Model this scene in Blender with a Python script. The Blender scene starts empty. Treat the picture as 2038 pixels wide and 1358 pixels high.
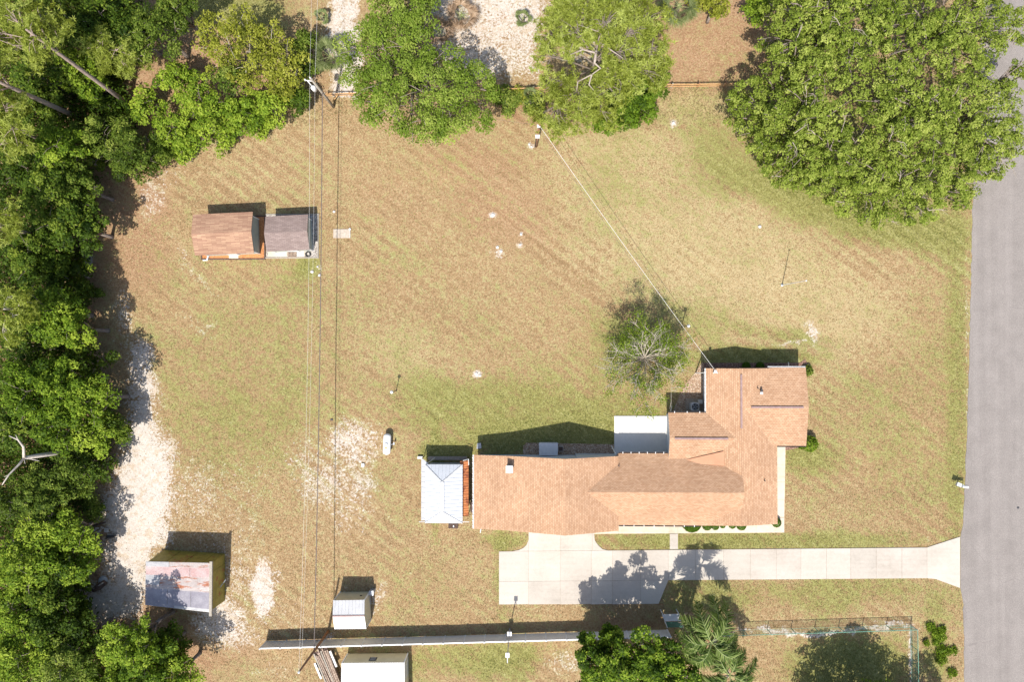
import bpy, math, random
import numpy as np
from mathutils import Vector, Matrix

# ------------------------------------------------------------------ camera, light, exposure
SC = bpy.context.scene
COL = SC.collection
W_PX, H_PX, F_PX, S = 2038.0, 1358.0, 1359.0, 0.06
HC = F_PX * S                                    # flying height, m
NAD = (1054.0, 697.0)                            # photo pixel straight below the camera
cam_d = bpy.data.cameras.new('camera')
cam = bpy.data.objects.new('camera', cam_d)
COL.objects.link(cam)
cam_d.sensor_width = 36.0
cam_d.lens = 36.0 * F_PX / W_PX
cam_d.clip_start, cam_d.clip_end = 0.5, 6000
cam.location = (0, 0, HC)
_d = Vector((-(NAD[0] - W_PX / 2), (NAD[1] - H_PX / 2), -F_PX)).normalized()
_z = -_d
_x = Vector((0, 1, 0)).cross(_z).normalized()
_y = _z.cross(_x)
R = Matrix((_x, _y, _z)).transposed()
cam.rotation_euler = R.to_euler()
SC.camera = cam

SUN_EL = math.radians(58)
SH = Vector((0.2, 0.98, 0)).normalized()         # where shadows fall
world = bpy.data.worlds.new('World')
SC.world = world
world.use_nodes = True
wn = world.node_tree
bg = wn.nodes['Background']
sky = wn.nodes.new('ShaderNodeTexSky')
sky.sky_type = 'NISHITA'
sky.sun_disc = False
sky.sun_elevation = SUN_EL
sky.sun_rotation = math.atan2(-SH.x, -SH.y) % (2 * math.pi)
sky.dust_density = 2.0
wn.links.new(sky.outputs[0], bg.inputs[0])
bg.inputs[1].default_value = 0.135
sun_d = bpy.data.lights.new('sun', 'SUN')
sun = bpy.data.objects.new('sun', sun_d)
COL.objects.link(sun)
sun_d.energy = 4.9
sun_d.angle = math.radians(0.6)
sun_d.color = (1.0, 0.955, 0.88)
to_sun = Vector((-SH.x * math.cos(SUN_EL), -SH.y * math.cos(SUN_EL), math.sin(SUN_EL)))
sun.rotation_euler = to_sun.to_track_quat('Z', 'Y').to_euler()
sun.location = (0, -30, 60)
SC.view_settings.view_transform = 'Standard'
SC.view_settings.look = 'None'
SC.view_settings.gamma = 1
SC.view_settings.use_curve_mapping = False
SC.view_settings.exposure = 0.44
SC.cycles.max_bounces = 6
SC.cycles.transparent_max_bounces = 4

# ------------------------------------------------------------------ surveying helpers
Rn = np.array(R)
def P(px, py, z=0.0):
    """point of the photo pixel (px,py) at height z, in metres"""
    v = R @ Vector(((px - W_PX / 2) / F_PX, -(py - H_PX / 2) / F_PX, -1))
    t = (z - HC) / v.z
    return Vector((v.x * t, v.y * t, z))
def pix(x, y, z=0.0):
    d = np.stack([x, y, np.zeros_like(x) + z - HC], -1) @ Rn
    return W_PX / 2 + F_PX * d[..., 0] / -d[..., 2], H_PX / 2 - F_PX * d[..., 1] / -d[..., 2]
def U(x, y, z): return Vector((x, y, z))

# ------------------------------------------------------------------ naming, tagging, meshes
ORG = {}
def tag(o, label=None, cat=None, group=None, kind=None):
    if label: o['label'] = label
    if cat: o['category'] = cat
    if group: o['group'] = group
    if kind: o['kind'] = kind
    return o
def thing(name, label, cat, loc, group=None):
    o = bpy.data.objects.new(name, None)
    o.empty_display_size = 0.3
    COL.objects.link(o)
    o.location = loc
    ORG[o.name] = Vector(loc)
    return tag(o, label, cat, group)

class MB:
    def __init__(s):
        s.v, s.f, s.uv, s.mi = [], [], {}, []
    def face(s, pts, uv=None):
        i = len(s.v)
        s.v += [tuple(p) for p in pts]
        if uv: s.uv[len(s.f)] = uv
        s.f.append(tuple(range(i, i + len(pts))))
    def box(s, c, size, rz=0.0, M=None):
        c = Vector(c); hx, hy, hz = size[0] / 2, size[1] / 2, size[2] / 2
        m = Matrix.Rotation(rz, 3, 'Z') if M is None else M
        p = [c + m @ Vector((x, y, z)) for x in (-hx, hx) for y in (-hy, hy) for z in (-hz, hz)]
        i = len(s.v); s.v += [tuple(q) for q in p]
        for f in ((0, 1, 3, 2), (4, 6, 7, 5), (0, 4, 5, 1), (2, 3, 7, 6), (0, 2, 6, 4), (1, 5, 7, 3)):
            s.f.append(tuple(i + k for k in f))
        return s
    def prism(s, poly, z0, z1):
        """poly counter-clockwise list of (x,y)"""
        a = sum(poly[k][0] * poly[(k + 1) % len(poly)][1] - poly[(k + 1) % len(poly)][0] * poly[k][1] for k in range(len(poly)))
        if a < 0: poly = poly[::-1]
        n = len(poly); i = len(s.v)
        s.v += [(p[0], p[1], z0) for p in poly] + [(p[0], p[1], z1) for p in poly]
        s.f.append(tuple(range(i + n, i + 2 * n)))
        s.f.append(tuple(range(i + n - 1, i - 1, -1)))
        for k in range(n):
            j = (k + 1) % n
            s.f.append((i + k, i + j, i + n + j, i + n + k))
        return s
    def hexa(s, b, t):
        """b, t: four bottom and four top points, same order"""
        i = len(s.v); s.v += [tuple(p) for p in list(b) + list(t)]
        s.f += [(i + 3, i + 2, i + 1, i), (i + 4, i + 5, i + 6, i + 7)]
        for k in range(4):
            j = (k + 1) % 4
            s.f.append((i + k, i + j, i + 4 + j, i + 4 + k))
        return s
    def tube(s, pts, rad, n=6, cap=True):
        pts = [Vector(p) for p in pts]
        if not hasattr(rad, '__len__'): rad = [rad] * len(pts)
        up = Vector((0.31, 0.17, 0.94))
        rings = []
        for k, p in enumerate(pts):
            d = (pts[min(k + 1, len(pts) - 1)] - pts[max(k - 1, 0)]).normalized()
            a = d.cross(up)
            if a.length < 0.05: a = d.cross(Vector((1, 0, 0)))
            a.normalize(); b = d.cross(a)
            i = len(s.v)
            for q in range(n):
                t = 2 * math.pi * q / n
                s.v.append(tuple(p + (a * math.cos(t) + b * math.sin(t)) * rad[k]))
            rings.append(i)
        for k in range(len(rings) - 1):
            for q in range(n):
                r = (q + 1) % n
                s.f.append((rings[k] + q, rings[k + 1] + q, rings[k + 1] + r, rings[k] + r))
        if cap:
            s.f.append(tuple(rings[0] + q for q in range(n)))
            s.f.append(tuple(rings[-1] + q for q in range(n - 1, -1, -1)))
        return s
    def lathe(s, c, prof, n=14, axis=None):
        """prof list of (r, h) along z (or axis matrix)"""
        c = Vector(c); m = axis or Matrix.Identity(3)
        i0 = len(s.v)
        for r, h in prof:
            for q in range(n):
                t = 2 * math.pi * q / n
                s.v.append(tuple(c + m @ Vector((r * math.cos(t), r * math.sin(t), h))))
        for k in range(len(prof) - 1):
            for q in range(n):
                r = (q + 1) % n
                s.f.append((i0 + k * n + q, i0 + k * n + r, i0 + (k + 1) * n + r, i0 + (k + 1) * n + q))
        s.f.append(tuple(i0 + q for q in range(n - 1, -1, -1)))
        s.f.append(tuple(i0 + (len(prof) - 1) * n + q for q in range(n)))
        return s

def obj(name, mb, mat, parent=None, smooth=False, mesh=None):
    me = mesh
    if me is None:
        me = bpy.data.meshes.new(name)
        off = ORG[parent.name] if parent else Vector((0, 0, 0))
        me.from_pydata([(v[0] - off.x, v[1] - off.y, v[2] - off.z) for v in mb.v], [], mb.f)
        if mb.uv:
            ul = me.uv_layers.new(name='UVMap')
            for pi, uv in mb.uv.items():
                for k, li in enumerate(me.polygons[pi].loop_indices):
                    ul.data[li].uv = uv[k]
        me.materials.append(mat)
        if smooth:
            me.polygons.foreach_set('use_smooth', [True] * len(me.polygons))
        me.update()
    o = bpy.data.objects.new(name, me)
    COL.objects.link(o)
    if parent:
        o.parent = parent
        ORG[o.name] = ORG[parent.name]
    return o
def mono(name, mb, mat, label, cat, smooth=False, group=None, origin=None):
    """a thing that is one single mesh"""
    xs = np.array(mb.v)
    c = Vector(origin) if origin else Vector(((xs[:, 0].min() + xs[:, 0].max()) / 2, (xs[:, 1].min() + xs[:, 1].max()) / 2, xs[:, 2].min()))
    mb.v = [(v[0] - c.x, v[1] - c.y, v[2] - c.z) for v in mb.v]
    o = obj(name, mb, mat, None, smooth)
    o.location = c
    ORG[o.name] = c
    return tag(o, label, cat, group)
def struct(name, mb, mat, parent=None):
    o = obj(name, mb, mat, parent)
    if parent is None: o['kind'] = 'structure'
    ORG.setdefault(o.name, Vector((0, 0, 0)))
    return o

# ------------------------------------------------------------------ materials
class NT:
    def __init__(s, name, rough=0.8, metal=0.0):
        s.m = bpy.data.materials.new(name); s.m.use_nodes = True
        s.nt = s.m.node_tree; s.b = s.nt.nodes['Principled BSDF']
        s.b.inputs['Roughness'].default_value = rough
        s.b.inputs['Metallic'].default_value = metal
        s.tc = None
    def new(s, t): return s.nt.nodes.new('ShaderNode' + t)
    def put(s, sock, v):
        if isinstance(v, bpy.types.NodeSocket): s.nt.links.new(v, sock)
        elif isinstance(v, (tuple, list)) and len(v) == 3 and sock.type == 'RGBA': sock.default_value = (*v, 1)
        else: sock.default_value = v
    def co(s, scale=(1, 1, 1), rot=(0, 0, 0), uv=False, loc=(0, 0, 0)):
        if s.tc is None: s.tc = s.new('TexCoord')
        mp = s.new('Mapping')
        s.put(mp.inputs[0], s.tc.outputs['UV' if uv else 'Object'])
        if rot[2]:          # turn first, then stretch
            m0 = s.new('Mapping'); s.put(m0.inputs[0], s.tc.outputs['UV' if uv else 'Object']); m0.inputs['Rotation'].default_value = rot
            s.put(mp.inputs[0], m0.outputs[0]); rot = (0, 0, 0)
        mp.inputs['Location'].default_value = loc
        mp.inputs['Scale'].default_value = scale
        mp.inputs['Rotation'].default_value = rot
        return mp.outputs[0]
    def noise(s, scale, detail=3, vec=None, rough=0.55, dist=0.0):
        n = s.new('TexNoise')
        s.put(n.inputs['Vector'], vec if vec is not None else s.co())
        n.inputs['Scale'].default_value = scale
        n.inputs['Detail'].default_value = detail
        n.inputs['Roughness'].default_value = rough
        n.inputs['Distortion'].default_value = dist
        return n.outputs[0]
    def math(s, op, a, b=0.0, c=0.0, clamp=False):
        n = s.new('Math'); n.operation = op; n.use_clamp = clamp
        s.put(n.inputs[0], a); s.put(n.inputs[1], b); s.put(n.inputs[2], c)
        return n.outputs[0]
    def rng(s, v, a, b, c=0.0, d=1.0):
        n = s.new('MapRange'); n.interpolation_type = 'SMOOTHSTEP'
        s.put(n.inputs[0], v)
        for k, q in enumerate((a, b, c, d)): n.inputs[1 + k].default_value = q
        return n.outputs[0]
    def ramp(s, fac, stops):
        n = s.new('ValToRGB'); r = n.color_ramp
        while len(r.elements) < len(stops): r.elements.new(0.5)
        for e, (p, c) in zip(r.elements, stops):
            e.position = p; e.color = (*c, 1)
        s.put(n.inputs[0], fac)
        return n.outputs[0]
    def mix(s, fac, a, b, mode='MIX'):
        n = s.new('Mix'); n.data_type = 'RGBA'; n.blend_type = mode
        s.put(n.inputs['Factor'], fac); s.put(n.inputs[6], a); s.put(n.inputs[7], b)
        return n.outputs[2]
    def bump(s, h, strength=0.5, dist=0.05):
        n = s.new('Bump'); n.inputs['Strength'].default_value = strength; n.inputs['Distance'].default_value = dist
        s.put(n.inputs['Height'], h)
        s.nt.links.new(n.outputs[0], s.b.inputs['Normal'])
    def base(s, c): s.put(s.b.inputs['Base Color'], c); return s.m
def noisy(name, c1, c2, scale=2.0, rough=0.8, metal=0.0, bump=0.2, stretch=(1, 1, 1), spots=None, bd=0.02):
    m = NT(name, rough, metal)
    v = m.co(scale=stretch)
    n = m.noise(scale, 5, v)
    f = m.noise(scale * 6, 3, v)
    mx = m.math('ADD', m.math('MULTIPLY', n, 0.65), m.math('MULTIPLY', f, 0.35))
    c = m.ramp(mx, [(0.36, c1), (0.64, c2)])
    if spots:
        sp = m.rng(m.noise(scale * 0.8, 6, m.co(scale=stretch, loc=(7, 3, 1))), spots[1], spots[1] + 0.1)
        c = m.mix(sp, c, spots[0])
    if bump: m.bump(f, bump, bd)
    return m.base(c)

# concrete, paint, wood, metal
M = {}
M['concrete'] = None
def concrete(name, c1, c2, c3):
    m = NT(name, 0.85)
    a = m.noise(0.22, 5); b = m.noise(2.5, 6, rough=0.7); f = m.noise(14, 2)
    st = m.noise(1.0, 4, m.co(scale=(0.18, 2.2, 1)))
    x = m.math('ADD', m.math('MULTIPLY', a, 0.5), m.math('ADD', m.math('MULTIPLY', b, 0.3), m.math('MULTIPLY', st, 0.2)))
    c = m.ramp(x, [(0.34, c1), (0.5, c2), (0.62, c3)])
    c = m.mix(m.math('MULTIPLY', m.rng(f, 0.3, 0.7), 0.14), c, (0.22, 0.19, 0.16))
    m.bump(f, 0.25, 0.01)
    return m.base(c)
M['concrete'] = concrete('driveway concrete', (0.36, 0.315, 0.265), (0.45, 0.40, 0.345), (0.49, 0.44, 0.385))
M['concrete_b'] = concrete('driveway concrete greyer', (0.34, 0.30, 0.255), (0.435, 0.39, 0.335), (0.48, 0.43, 0.375))
M['concrete_c'] = concrete('driveway concrete pale', (0.40, 0.355, 0.30), (0.475, 0.43, 0.37), (0.515, 0.47, 0.41))
M['walk'] = concrete('walk concrete', (0.46, 0.37, 0.27), (0.56, 0.49, 0.39), (0.60, 0.545, 0.455))
M['patio'] = concrete('patio white paint', (0.60, 0.58, 0.54), (0.66, 0.64, 0.60), (0.70, 0.68, 0.65))
M['joint'] = noisy('joint soil', (0.24, 0.19, 0.14), (0.36, 0.30, 0.24), 5)
M['white'] = noisy('white paint', (0.62, 0.62, 0.62), (0.76, 0.76, 0.75), 2, 0.5, bump=0.05)
M['vinyl'] = noisy('vinyl fence', (0.60, 0.57, 0.52), (0.70, 0.68, 0.63), 1.5, 0.45, bump=0.03)
M['wall'] = noisy('house wall', (0.50, 0.53, 0.55), (0.60, 0.62, 0.63), 1.5, 0.8)
M['soffit'] = noisy('soffit', (0.52, 0.50, 0.47), (0.62, 0.60, 0.57), 2, 0.6)
M['gutter'] = noisy('gutter brown', (0.05, 0.035, 0.03), (0.09, 0.065, 0.05), 4, 0.45)
M['gutter_white'] = noisy('gutter white', (0.5, 0.5, 0.5), (0.7, 0.7, 0.7), 4, 0.4, bump=0)
M['dark'] = noisy('dark metal', (0.03, 0.03, 0.035), (0.07, 0.07, 0.075), 6, 0.5, 0.3)
M['glass'] = noisy('window glass', (0.03, 0.04, 0.05), (0.05, 0.06, 0.07), 1, 0.08, bump=0)
M['steel'] = noisy('galvanised steel', (0.30, 0.32, 0.35), (0.46, 0.48, 0.51), 3, 0.45, 0.35)
M['acmetal'] = noisy('air conditioner case', (0.52, 0.53, 0.55), (0.62, 0.63, 0.64), 3, 0.4, 0.2)
M['vent'] = noisy('ridge vent', (0.22, 0.14, 0.13), (0.32, 0.22, 0.21), 3, 0.5, 0.1)
M['grey_wall'] = noisy('shed wall grey green', (0.33, 0.37, 0.33), (0.40, 0.44, 0.40), 2, 0.7, stretch=(1, 1, 1))
M['beige_wall'] = noisy('shed wall beige', (0.52, 0.46, 0.30), (0.62, 0.56, 0.38), 1.0, 0.55, bump=0.03)
M['yellow_wall'] = noisy('rusty olive yellow sheet', (0.20, 0.165, 0.025), (0.34, 0.27, 0.05), 1.2, 0.6, spots=((0.26, 0.09, 0.03), 0.58))
M['bark'] = noisy('grey bark', (0.13, 0.10, 0.08), (0.32, 0.26, 0.22), 3, 0.95, bump=0.8, stretch=(3, 3, 0.7), bd=0.05)
M['pinebark'] = noisy('pine bark', (0.24, 0.17, 0.14), (0.46, 0.36, 0.31), 3, 0.95, bump=0.8, stretch=(3, 3, 0.8), bd=0.05)
M['palebark'] = noisy('pale bark', (0.34, 0.29, 0.24), (0.58, 0.52, 0.46), 4, 0.9, bump=0.5)
M['deadtwig'] = noisy('dead twigs', (0.24, 0.19, 0.15), (0.42, 0.36, 0.30), 4, 0.9, bump=0.5)
M['stalk'] = noisy('palm stalk', (0.16, 0.20, 0.06), (0.28, 0.32, 0.12), 4, 0.6, bump=0)
M['midbark'] = noisy('pale twig bark', (0.26, 0.22, 0.17), (0.46, 0.41, 0.34), 4, 0.9, bump=0.3)
M['polewood'] = noisy('weathered pole', (0.22, 0.19, 0.15), (0.42, 0.38, 0.32), 3, 0.9, stretch=(4, 4, 0.4), bump=0.4)
M['rustwood'] = noisy('creosote pole', (0.16, 0.07, 0.035), (0.36, 0.19, 0.10), 2, 0.85, stretch=(4, 4, 0.4), bump=0.4, spots=((0.4, 0.34, 0.26), 0.6))
M['darkwood'] = noisy('dark old wood', (0.05, 0.03, 0.025), (0.14, 0.09, 0.07), 5, 0.9, bump=0.5)
M['rail'] = noisy('orange rail', (0.42, 0.22, 0.08), (0.60, 0.37, 0.17), 3, 0.8, bump=0.3)
M['lumber'] = noisy('weathered lumber', (0.14, 0.09, 0.065), (0.46, 0.36, 0.28), 4, 0.9, stretch=(3, 0.6, 3), bump=0.6)
M['chips'] = noisy('orange wood chips', (0.38, 0.13, 0.045), (0.68, 0.33, 0.13), 9, 0.9, bump=1.0, bd=0.06)
M['pebble_sun'] = None
def pebbles(name, cs, scale):
    m = NT(name, 0.85)
    v = m.new('TexVoronoi'); v.inputs['Scale'].default_value = scale
    m.put(v.inputs['Vector'], m.co())
    sp = m.new('SeparateColor'); m.put(sp.inputs[0], v.outputs['Color'])
    c = m.ramp(sp.outputs[0], [(0.1, cs[0]), (0.5, cs[1]), (0.9, cs[2])])
    d = m.rng(v.outputs['Distance'], 0.25, 0.6, 1.0, 0.25)
    c = m.mix(1.0, c, m.ramp(d, [(0, (0.45, 0.4, 0.36)), (1, (1, 1, 1))]), 'MULTIPLY')
    m.bump(m.math('MULTIPLY', v.outputs['Distance'], -1.0), 1.0, 0.06)
    return m.base(c)
M['pebble'] = pebbles('river pebbles', ((0.36, 0.23, 0.15), (0.52, 0.36, 0.24), (0.66, 0.54, 0.42)), 10)
M['mulch'] = pebbles('brick chip mulch', ((0.20, 0.10, 0.07), (0.30, 0.17, 0.12), (0.38, 0.25, 0.19)), 10)
M['gravel'] = pebbles('grey white gravel', ((0.30, 0.27, 0.24), (0.50, 0.46, 0.42), (0.62, 0.60, 0.56)), 9)
M['rock'] = noisy('pale stone', (0.45, 0.42, 0.38), (0.65, 0.62, 0.58), 6, 0.9, bump=0.5)
M['sheet_rust2'] = noisy('mossy old concrete', (0.34, 0.28, 0.22), (0.48, 0.42, 0.35), 4, 0.9, bump=0.4)
M['lampglass'] = noisy('white globe', (0.75, 0.75, 0.75), (0.80, 0.80, 0.80), 1, 0.3, bump=0)
M['rubber'] = noisy('rubber', (0.015, 0.015, 0.015), (0.04, 0.038, 0.035), 8, 0.8)
M['tank'] = noisy('white tank enamel', (0.70, 0.71, 0.73), (0.78, 0.79, 0.80), 2, 0.3, bump=0)
M['orange_label'] = noisy('orange sticker', (0.62, 0.25, 0.09), (0.7, 0.34, 0.15), 5, 0.5, bump=0)
M['wire_white'] = noisy('bare conductor', (0.55, 0.53, 0.50), (0.70, 0.68, 0.64), 4, 0.5, bump=0)
M['wire_dark'] = noisy('cable sheath', (0.10, 0.08, 0.07), (0.16, 0.13, 0.12), 4, 0.7, bump=0)
M['greenwire'] = noisy('green coated wire', (0.10, 0.26, 0.19), (0.18, 0.38, 0.29), 4, 0.5, bump=0)
M['green_door'] = noisy('green sheet', (0.02, 0.10, 0.06), (0.04, 0.16, 0.10), 3, 0.5, bump=0)
M['grey_lid'] = noisy('grey plastic lid', (0.42, 0.42, 0.41), (0.50, 0.50, 0.49), 3, 0.5, bump=0)
M['deadfrond'] = noisy('dead frond', (0.30, 0.13, 0.05), (0.48, 0.27, 0.13), 4, 0.9, bump=0)
M['drygrass_straw'] = noisy('grey straw', (0.30, 0.22, 0.16), (0.55, 0.45, 0.36), 4, 0.9, bump=0)

def shingle(name, c1, c2, dark, w=0.32, h=0.2, mort=0.012):
    m = NT(name, 0.92)
    b = m.new('TexBrick')
    m.put(b.inputs['Vector'], m.co(uv=True))
    b.offset = 0.5; b.squash = 1
    b.inputs['Scale'].default_value = 1.0
    b.inputs['Brick Width'].default_value = w
    b.inputs['Row Height'].default_value = h
    b.inputs['Mortar Size'].default_value = mort
    b.inputs['Mortar Smooth'].default_value = 0.3
    b.inputs['Bias'].default_value = 0.0
    m.put(b.inputs['Color1'], c1); m.put(b.inputs['Color2'], c2); m.put(b.inputs['Mortar'], dark)
    g = m.noise(30, 2); l = m.noise(0.35, 4); st = m.noise(1.2, 3, m.co(scale=(0.5, 3, 1), uv=True))
    c = m.mix(1.0, b.outputs[0], m.ramp(g, [(0.3, (0.86, 0.86, 0.86)), (0.7, (1.12, 1.1, 1.08))]), 'MULTIPLY')
    c = m.mix(1.0, c, m.ramp(l, [(0.3, (0.90, 0.89, 0.88)), (0.7, (1.07, 1.07, 1.07))]), 'MULTIPLY')
    c = m.mix(1.0, c, m.ramp(st, [(0.3, (0.93, 0.92, 0.91)), (0.7, (1.06, 1.06, 1.06))]), 'MULTIPLY')
    m.bump(m.math('MULTIPLY', b.outputs[1], -1.0), 0.6, 0.012)
    return m.base(c)
M['shingle'] = shingle('terracotta shingles', (0.395, 0.236, 0.137), (0.495, 0.322, 0.203), (0.23, 0.115, 0.066))
M['shingle_b'] = shingle('brown shed shingles', (0.29, 0.165, 0.11), (0.44, 0.285, 0.185), (0.20, 0.10, 0.065), w=1.1, h=0.16)
M['shingle_g'] = shingle('grey shed shingles', (0.22, 0.165, 0.15), (0.29, 0.225, 0.205), (0.12, 0.09, 0.08), w=0.5, h=0.16)
M['cricket'] = noisy('flat roof membrane', (0.44, 0.21, 0.115), (0.50, 0.25, 0.14), 1.5, 0.7, bump=0.05)

def ribbed(name, c1, c2, axis='X', pitch=0.25, rough=0.4, metal=0.3, rust=None):
    m = NT(name, rough, metal)
    n = m.noise(0.8, 5); f = m.noise(6, 4)
    c = m.ramp(m.math('ADD', m.math('MULTIPLY', n, 0.6), m.math('MULTIPLY', f, 0.4)), [(0.38, c1), (0.62, c2)])
    if rust:
        r = m.noise(1.1, 7, m.co(scale=rust[2], loc=(3.1, 1.7, 0)), rough=0.7)
        c = m.mix(m.rng(r, rust[1], rust[1] + 0.12), c, m.ramp(f, [(0.3, rust[0]), (0.7, tuple(min(1, 1.9 * k) for k in rust[0]))]))
    m.bump(f, 0.05, 0.01)
    return m.base(c)
M['roof_white'] = ribbed('white sheet roof', (0.54, 0.535, 0.53), (0.64, 0.635, 0.63))
M['roof_steel'] = ribbed('pale steel roof', (0.49, 0.51, 0.54), (0.56, 0.58, 0.61), rough=.55, metal=.1)
M['roof_rust'] = ribbed('rusty sheet', (0.42, 0.14, 0.05), (0.55, 0.22, 0.08), rough=0.8, metal=0, rust=((0.16, 0.045, 0.02), 0.5, (1, 1, 1)))
M['sheet_pale'] = ribbed('pale old roofing', (0.42, 0.42, 0.43), (0.58, 0.56, 0.55), rough=0.6, metal=0.1)
M['sheet_pink'] = ribbed('faded pink roofing', (0.50, 0.33, 0.31), (0.60, 0.50, 0.48), rough=0.6, metal=0.1, rust=((0.24, 0.10, 0.06), 0.64, (0.6, 2.5, 1)))
M['sheet_rust'] = ribbed('rust stained roofing', (0.42, 0.37, 0.35), (0.56, 0.50, 0.47), rough=0.7, metal=0.1, rust=((0.28, 0.11, 0.06), 0.5, (0.6, 2.5, 1)))
M['sheet_grey'] = ribbed('grey lilac roofing', (0.29, 0.27, 0.31), (0.42, 0.40, 0.43), rough=0.6, metal=0.1, rust=((0.2, 0.13, 0.1), 0.66, (0.6, 2.5, 1)))

def leaves(name, dark, mid, light, trans=0.35):
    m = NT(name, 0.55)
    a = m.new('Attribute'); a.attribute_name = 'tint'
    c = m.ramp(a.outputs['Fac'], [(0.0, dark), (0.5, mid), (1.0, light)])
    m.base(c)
    m.b.inputs['Specular IOR Level'].default_value = 0.12
    t = m.new('BsdfTranslucent'); m.put(t.inputs[0], m.mix(0.4, c, (0.28, 0.36, 0.03)))
    mx = m.new('MixShader'); mx.inputs[0].default_value = trans
    m.nt.links.new(m.b.outputs[0], mx.inputs[1]); m.nt.links.new(t.outputs[0], mx.inputs[2])
    m.nt.links.new(mx.outputs[0], m.nt.nodes['Material Output'].inputs[0])
    return m.m
L = {
 'camphor': leaves('camphor leaves', (0.045, 0.080, 0.006), (0.150, 0.228, 0.024), (0.34, 0.41, 0.08)),
 'oak':     leaves('oak leaves', (0.065, 0.10, 0.010), (0.205, 0.275, 0.035), (0.40, 0.45, 0.10)),
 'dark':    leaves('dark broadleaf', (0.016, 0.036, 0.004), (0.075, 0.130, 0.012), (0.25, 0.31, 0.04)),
 'grey':    leaves('grey green leaves', (0.026, 0.050, 0.006), (0.115, 0.175, 0.020), (0.31, 0.36, 0.07)),
 'bright':  leaves('bright leaves', (0.030, 0.065, 0.005), (0.142, 0.232, 0.016), (0.35, 0.44, 0.05)),
 'yellow':  leaves('yellow green leaves', (0.10, 0.12, 0.012), (0.26, 0.28, 0.030), (0.44, 0.44, 0.08)),
 'pine':    leaves('pine needles', (0.16, 0.19, 0.02), (0.40, 0.46, 0.08), (0.58, 0.64, 0.18), 0.5),
 'palm':    leaves('palm fronds', (0.03, 0.06, 0.012), (0.11, 0.17, 0.03), (0.32, 0.38, 0.13)),
 'fan':     leaves('fan palm leaves', (0.07, 0.10, 0.03), (0.17, 0.21, 0.08), (0.32, 0.34, 0.17)),
 'hedge':   leaves('clipped hedge', (0.03, 0.075, 0.006), (0.08, 0.16, 0.012), (0.17, 0.26, 0.03)),
 'straw':   leaves('dry fronds', (0.12, 0.07, 0.04), (0.30, 0.20, 0.13), (0.50, 0.38, 0.28), 0.15),
}
L['grass'] = leaves('lawn blades', (0.36, 0.25, 0.145), (0.27, 0.225, 0.10), (0.15, 0.185, 0.045), 0.25)

# ------------------------------------------------------------------ ground: one sheet, albedo zones stored on its vertices
rng = np.random.default_rng(7)
TAB = rng.random((256, 256))
def vnoise(x, y, f, k=0):
    x = x * f + 31.7 * k + 500; y = y * f + 17.3 * k + 500
    i = np.floor(x).astype(int); j = np.floor(y).astype(int)
    u = x - i; v = y - j
    u = u * u * (3 - 2 * u); v = v * v * (3 - 2 * v)
    a = TAB[i & 255, j & 255]; b = TAB[(i + 1) & 255, j & 255]
    c = TAB[i & 255, (j + 1) & 255]; d = TAB[(i + 1) & 255, (j + 1) & 255]
    return (a * (1 - u) + b * u) * (1 - v) + (c * (1 - u) + d * u) * v
def fbm(x, y, f, k=0, o=4):
    return sum(vnoise(x, y, f * 2 ** q, k + q) / 2 ** q for q in range(o)) / sum(1 / 2 ** q for q in range(o))
def sd_poly(px, py, poly):
    d = np.full(px.shape, 1e9); ins = np.zeros(px.shape, bool)
    n = len(poly)
    for k in range(n):
        ax, ay = poly[k]; bx, by = poly[(k + 1) % n]
        ex, ey = bx - ax, by - ay
        t = np.clip(((px - ax) * ex + (py - ay) * ey) / (ex * ex + ey * ey), 0, 1)
        d = np.minimum(d, np.hypot(px - ax - t * ex, py - ay - t * ey))
        c = ((ay > py) != (by > py)) & (px < (bx - ax) * (py - ay) / ((by - ay) or 1e-9) + ax)
        ins ^= c
    return np.where(ins, d, -d)
def soft_poly(px, py, poly, w):
    return np.clip(0.5 + sd_poly(px, py, poly) / (2 * w), 0, 1)
def splat(px, py, cx, cy, rx, ry, ang=0):
    c, s = math.cos(math.radians(ang)), math.sin(math.radians(ang))
    u = ((px - cx) * c + (py - cy) * s) / rx; v = (-(px - cx) * s + (py - cy) * c) / ry
    return np.exp(-(u * u + v * v) ** 1.5 * 0.9)

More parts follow.
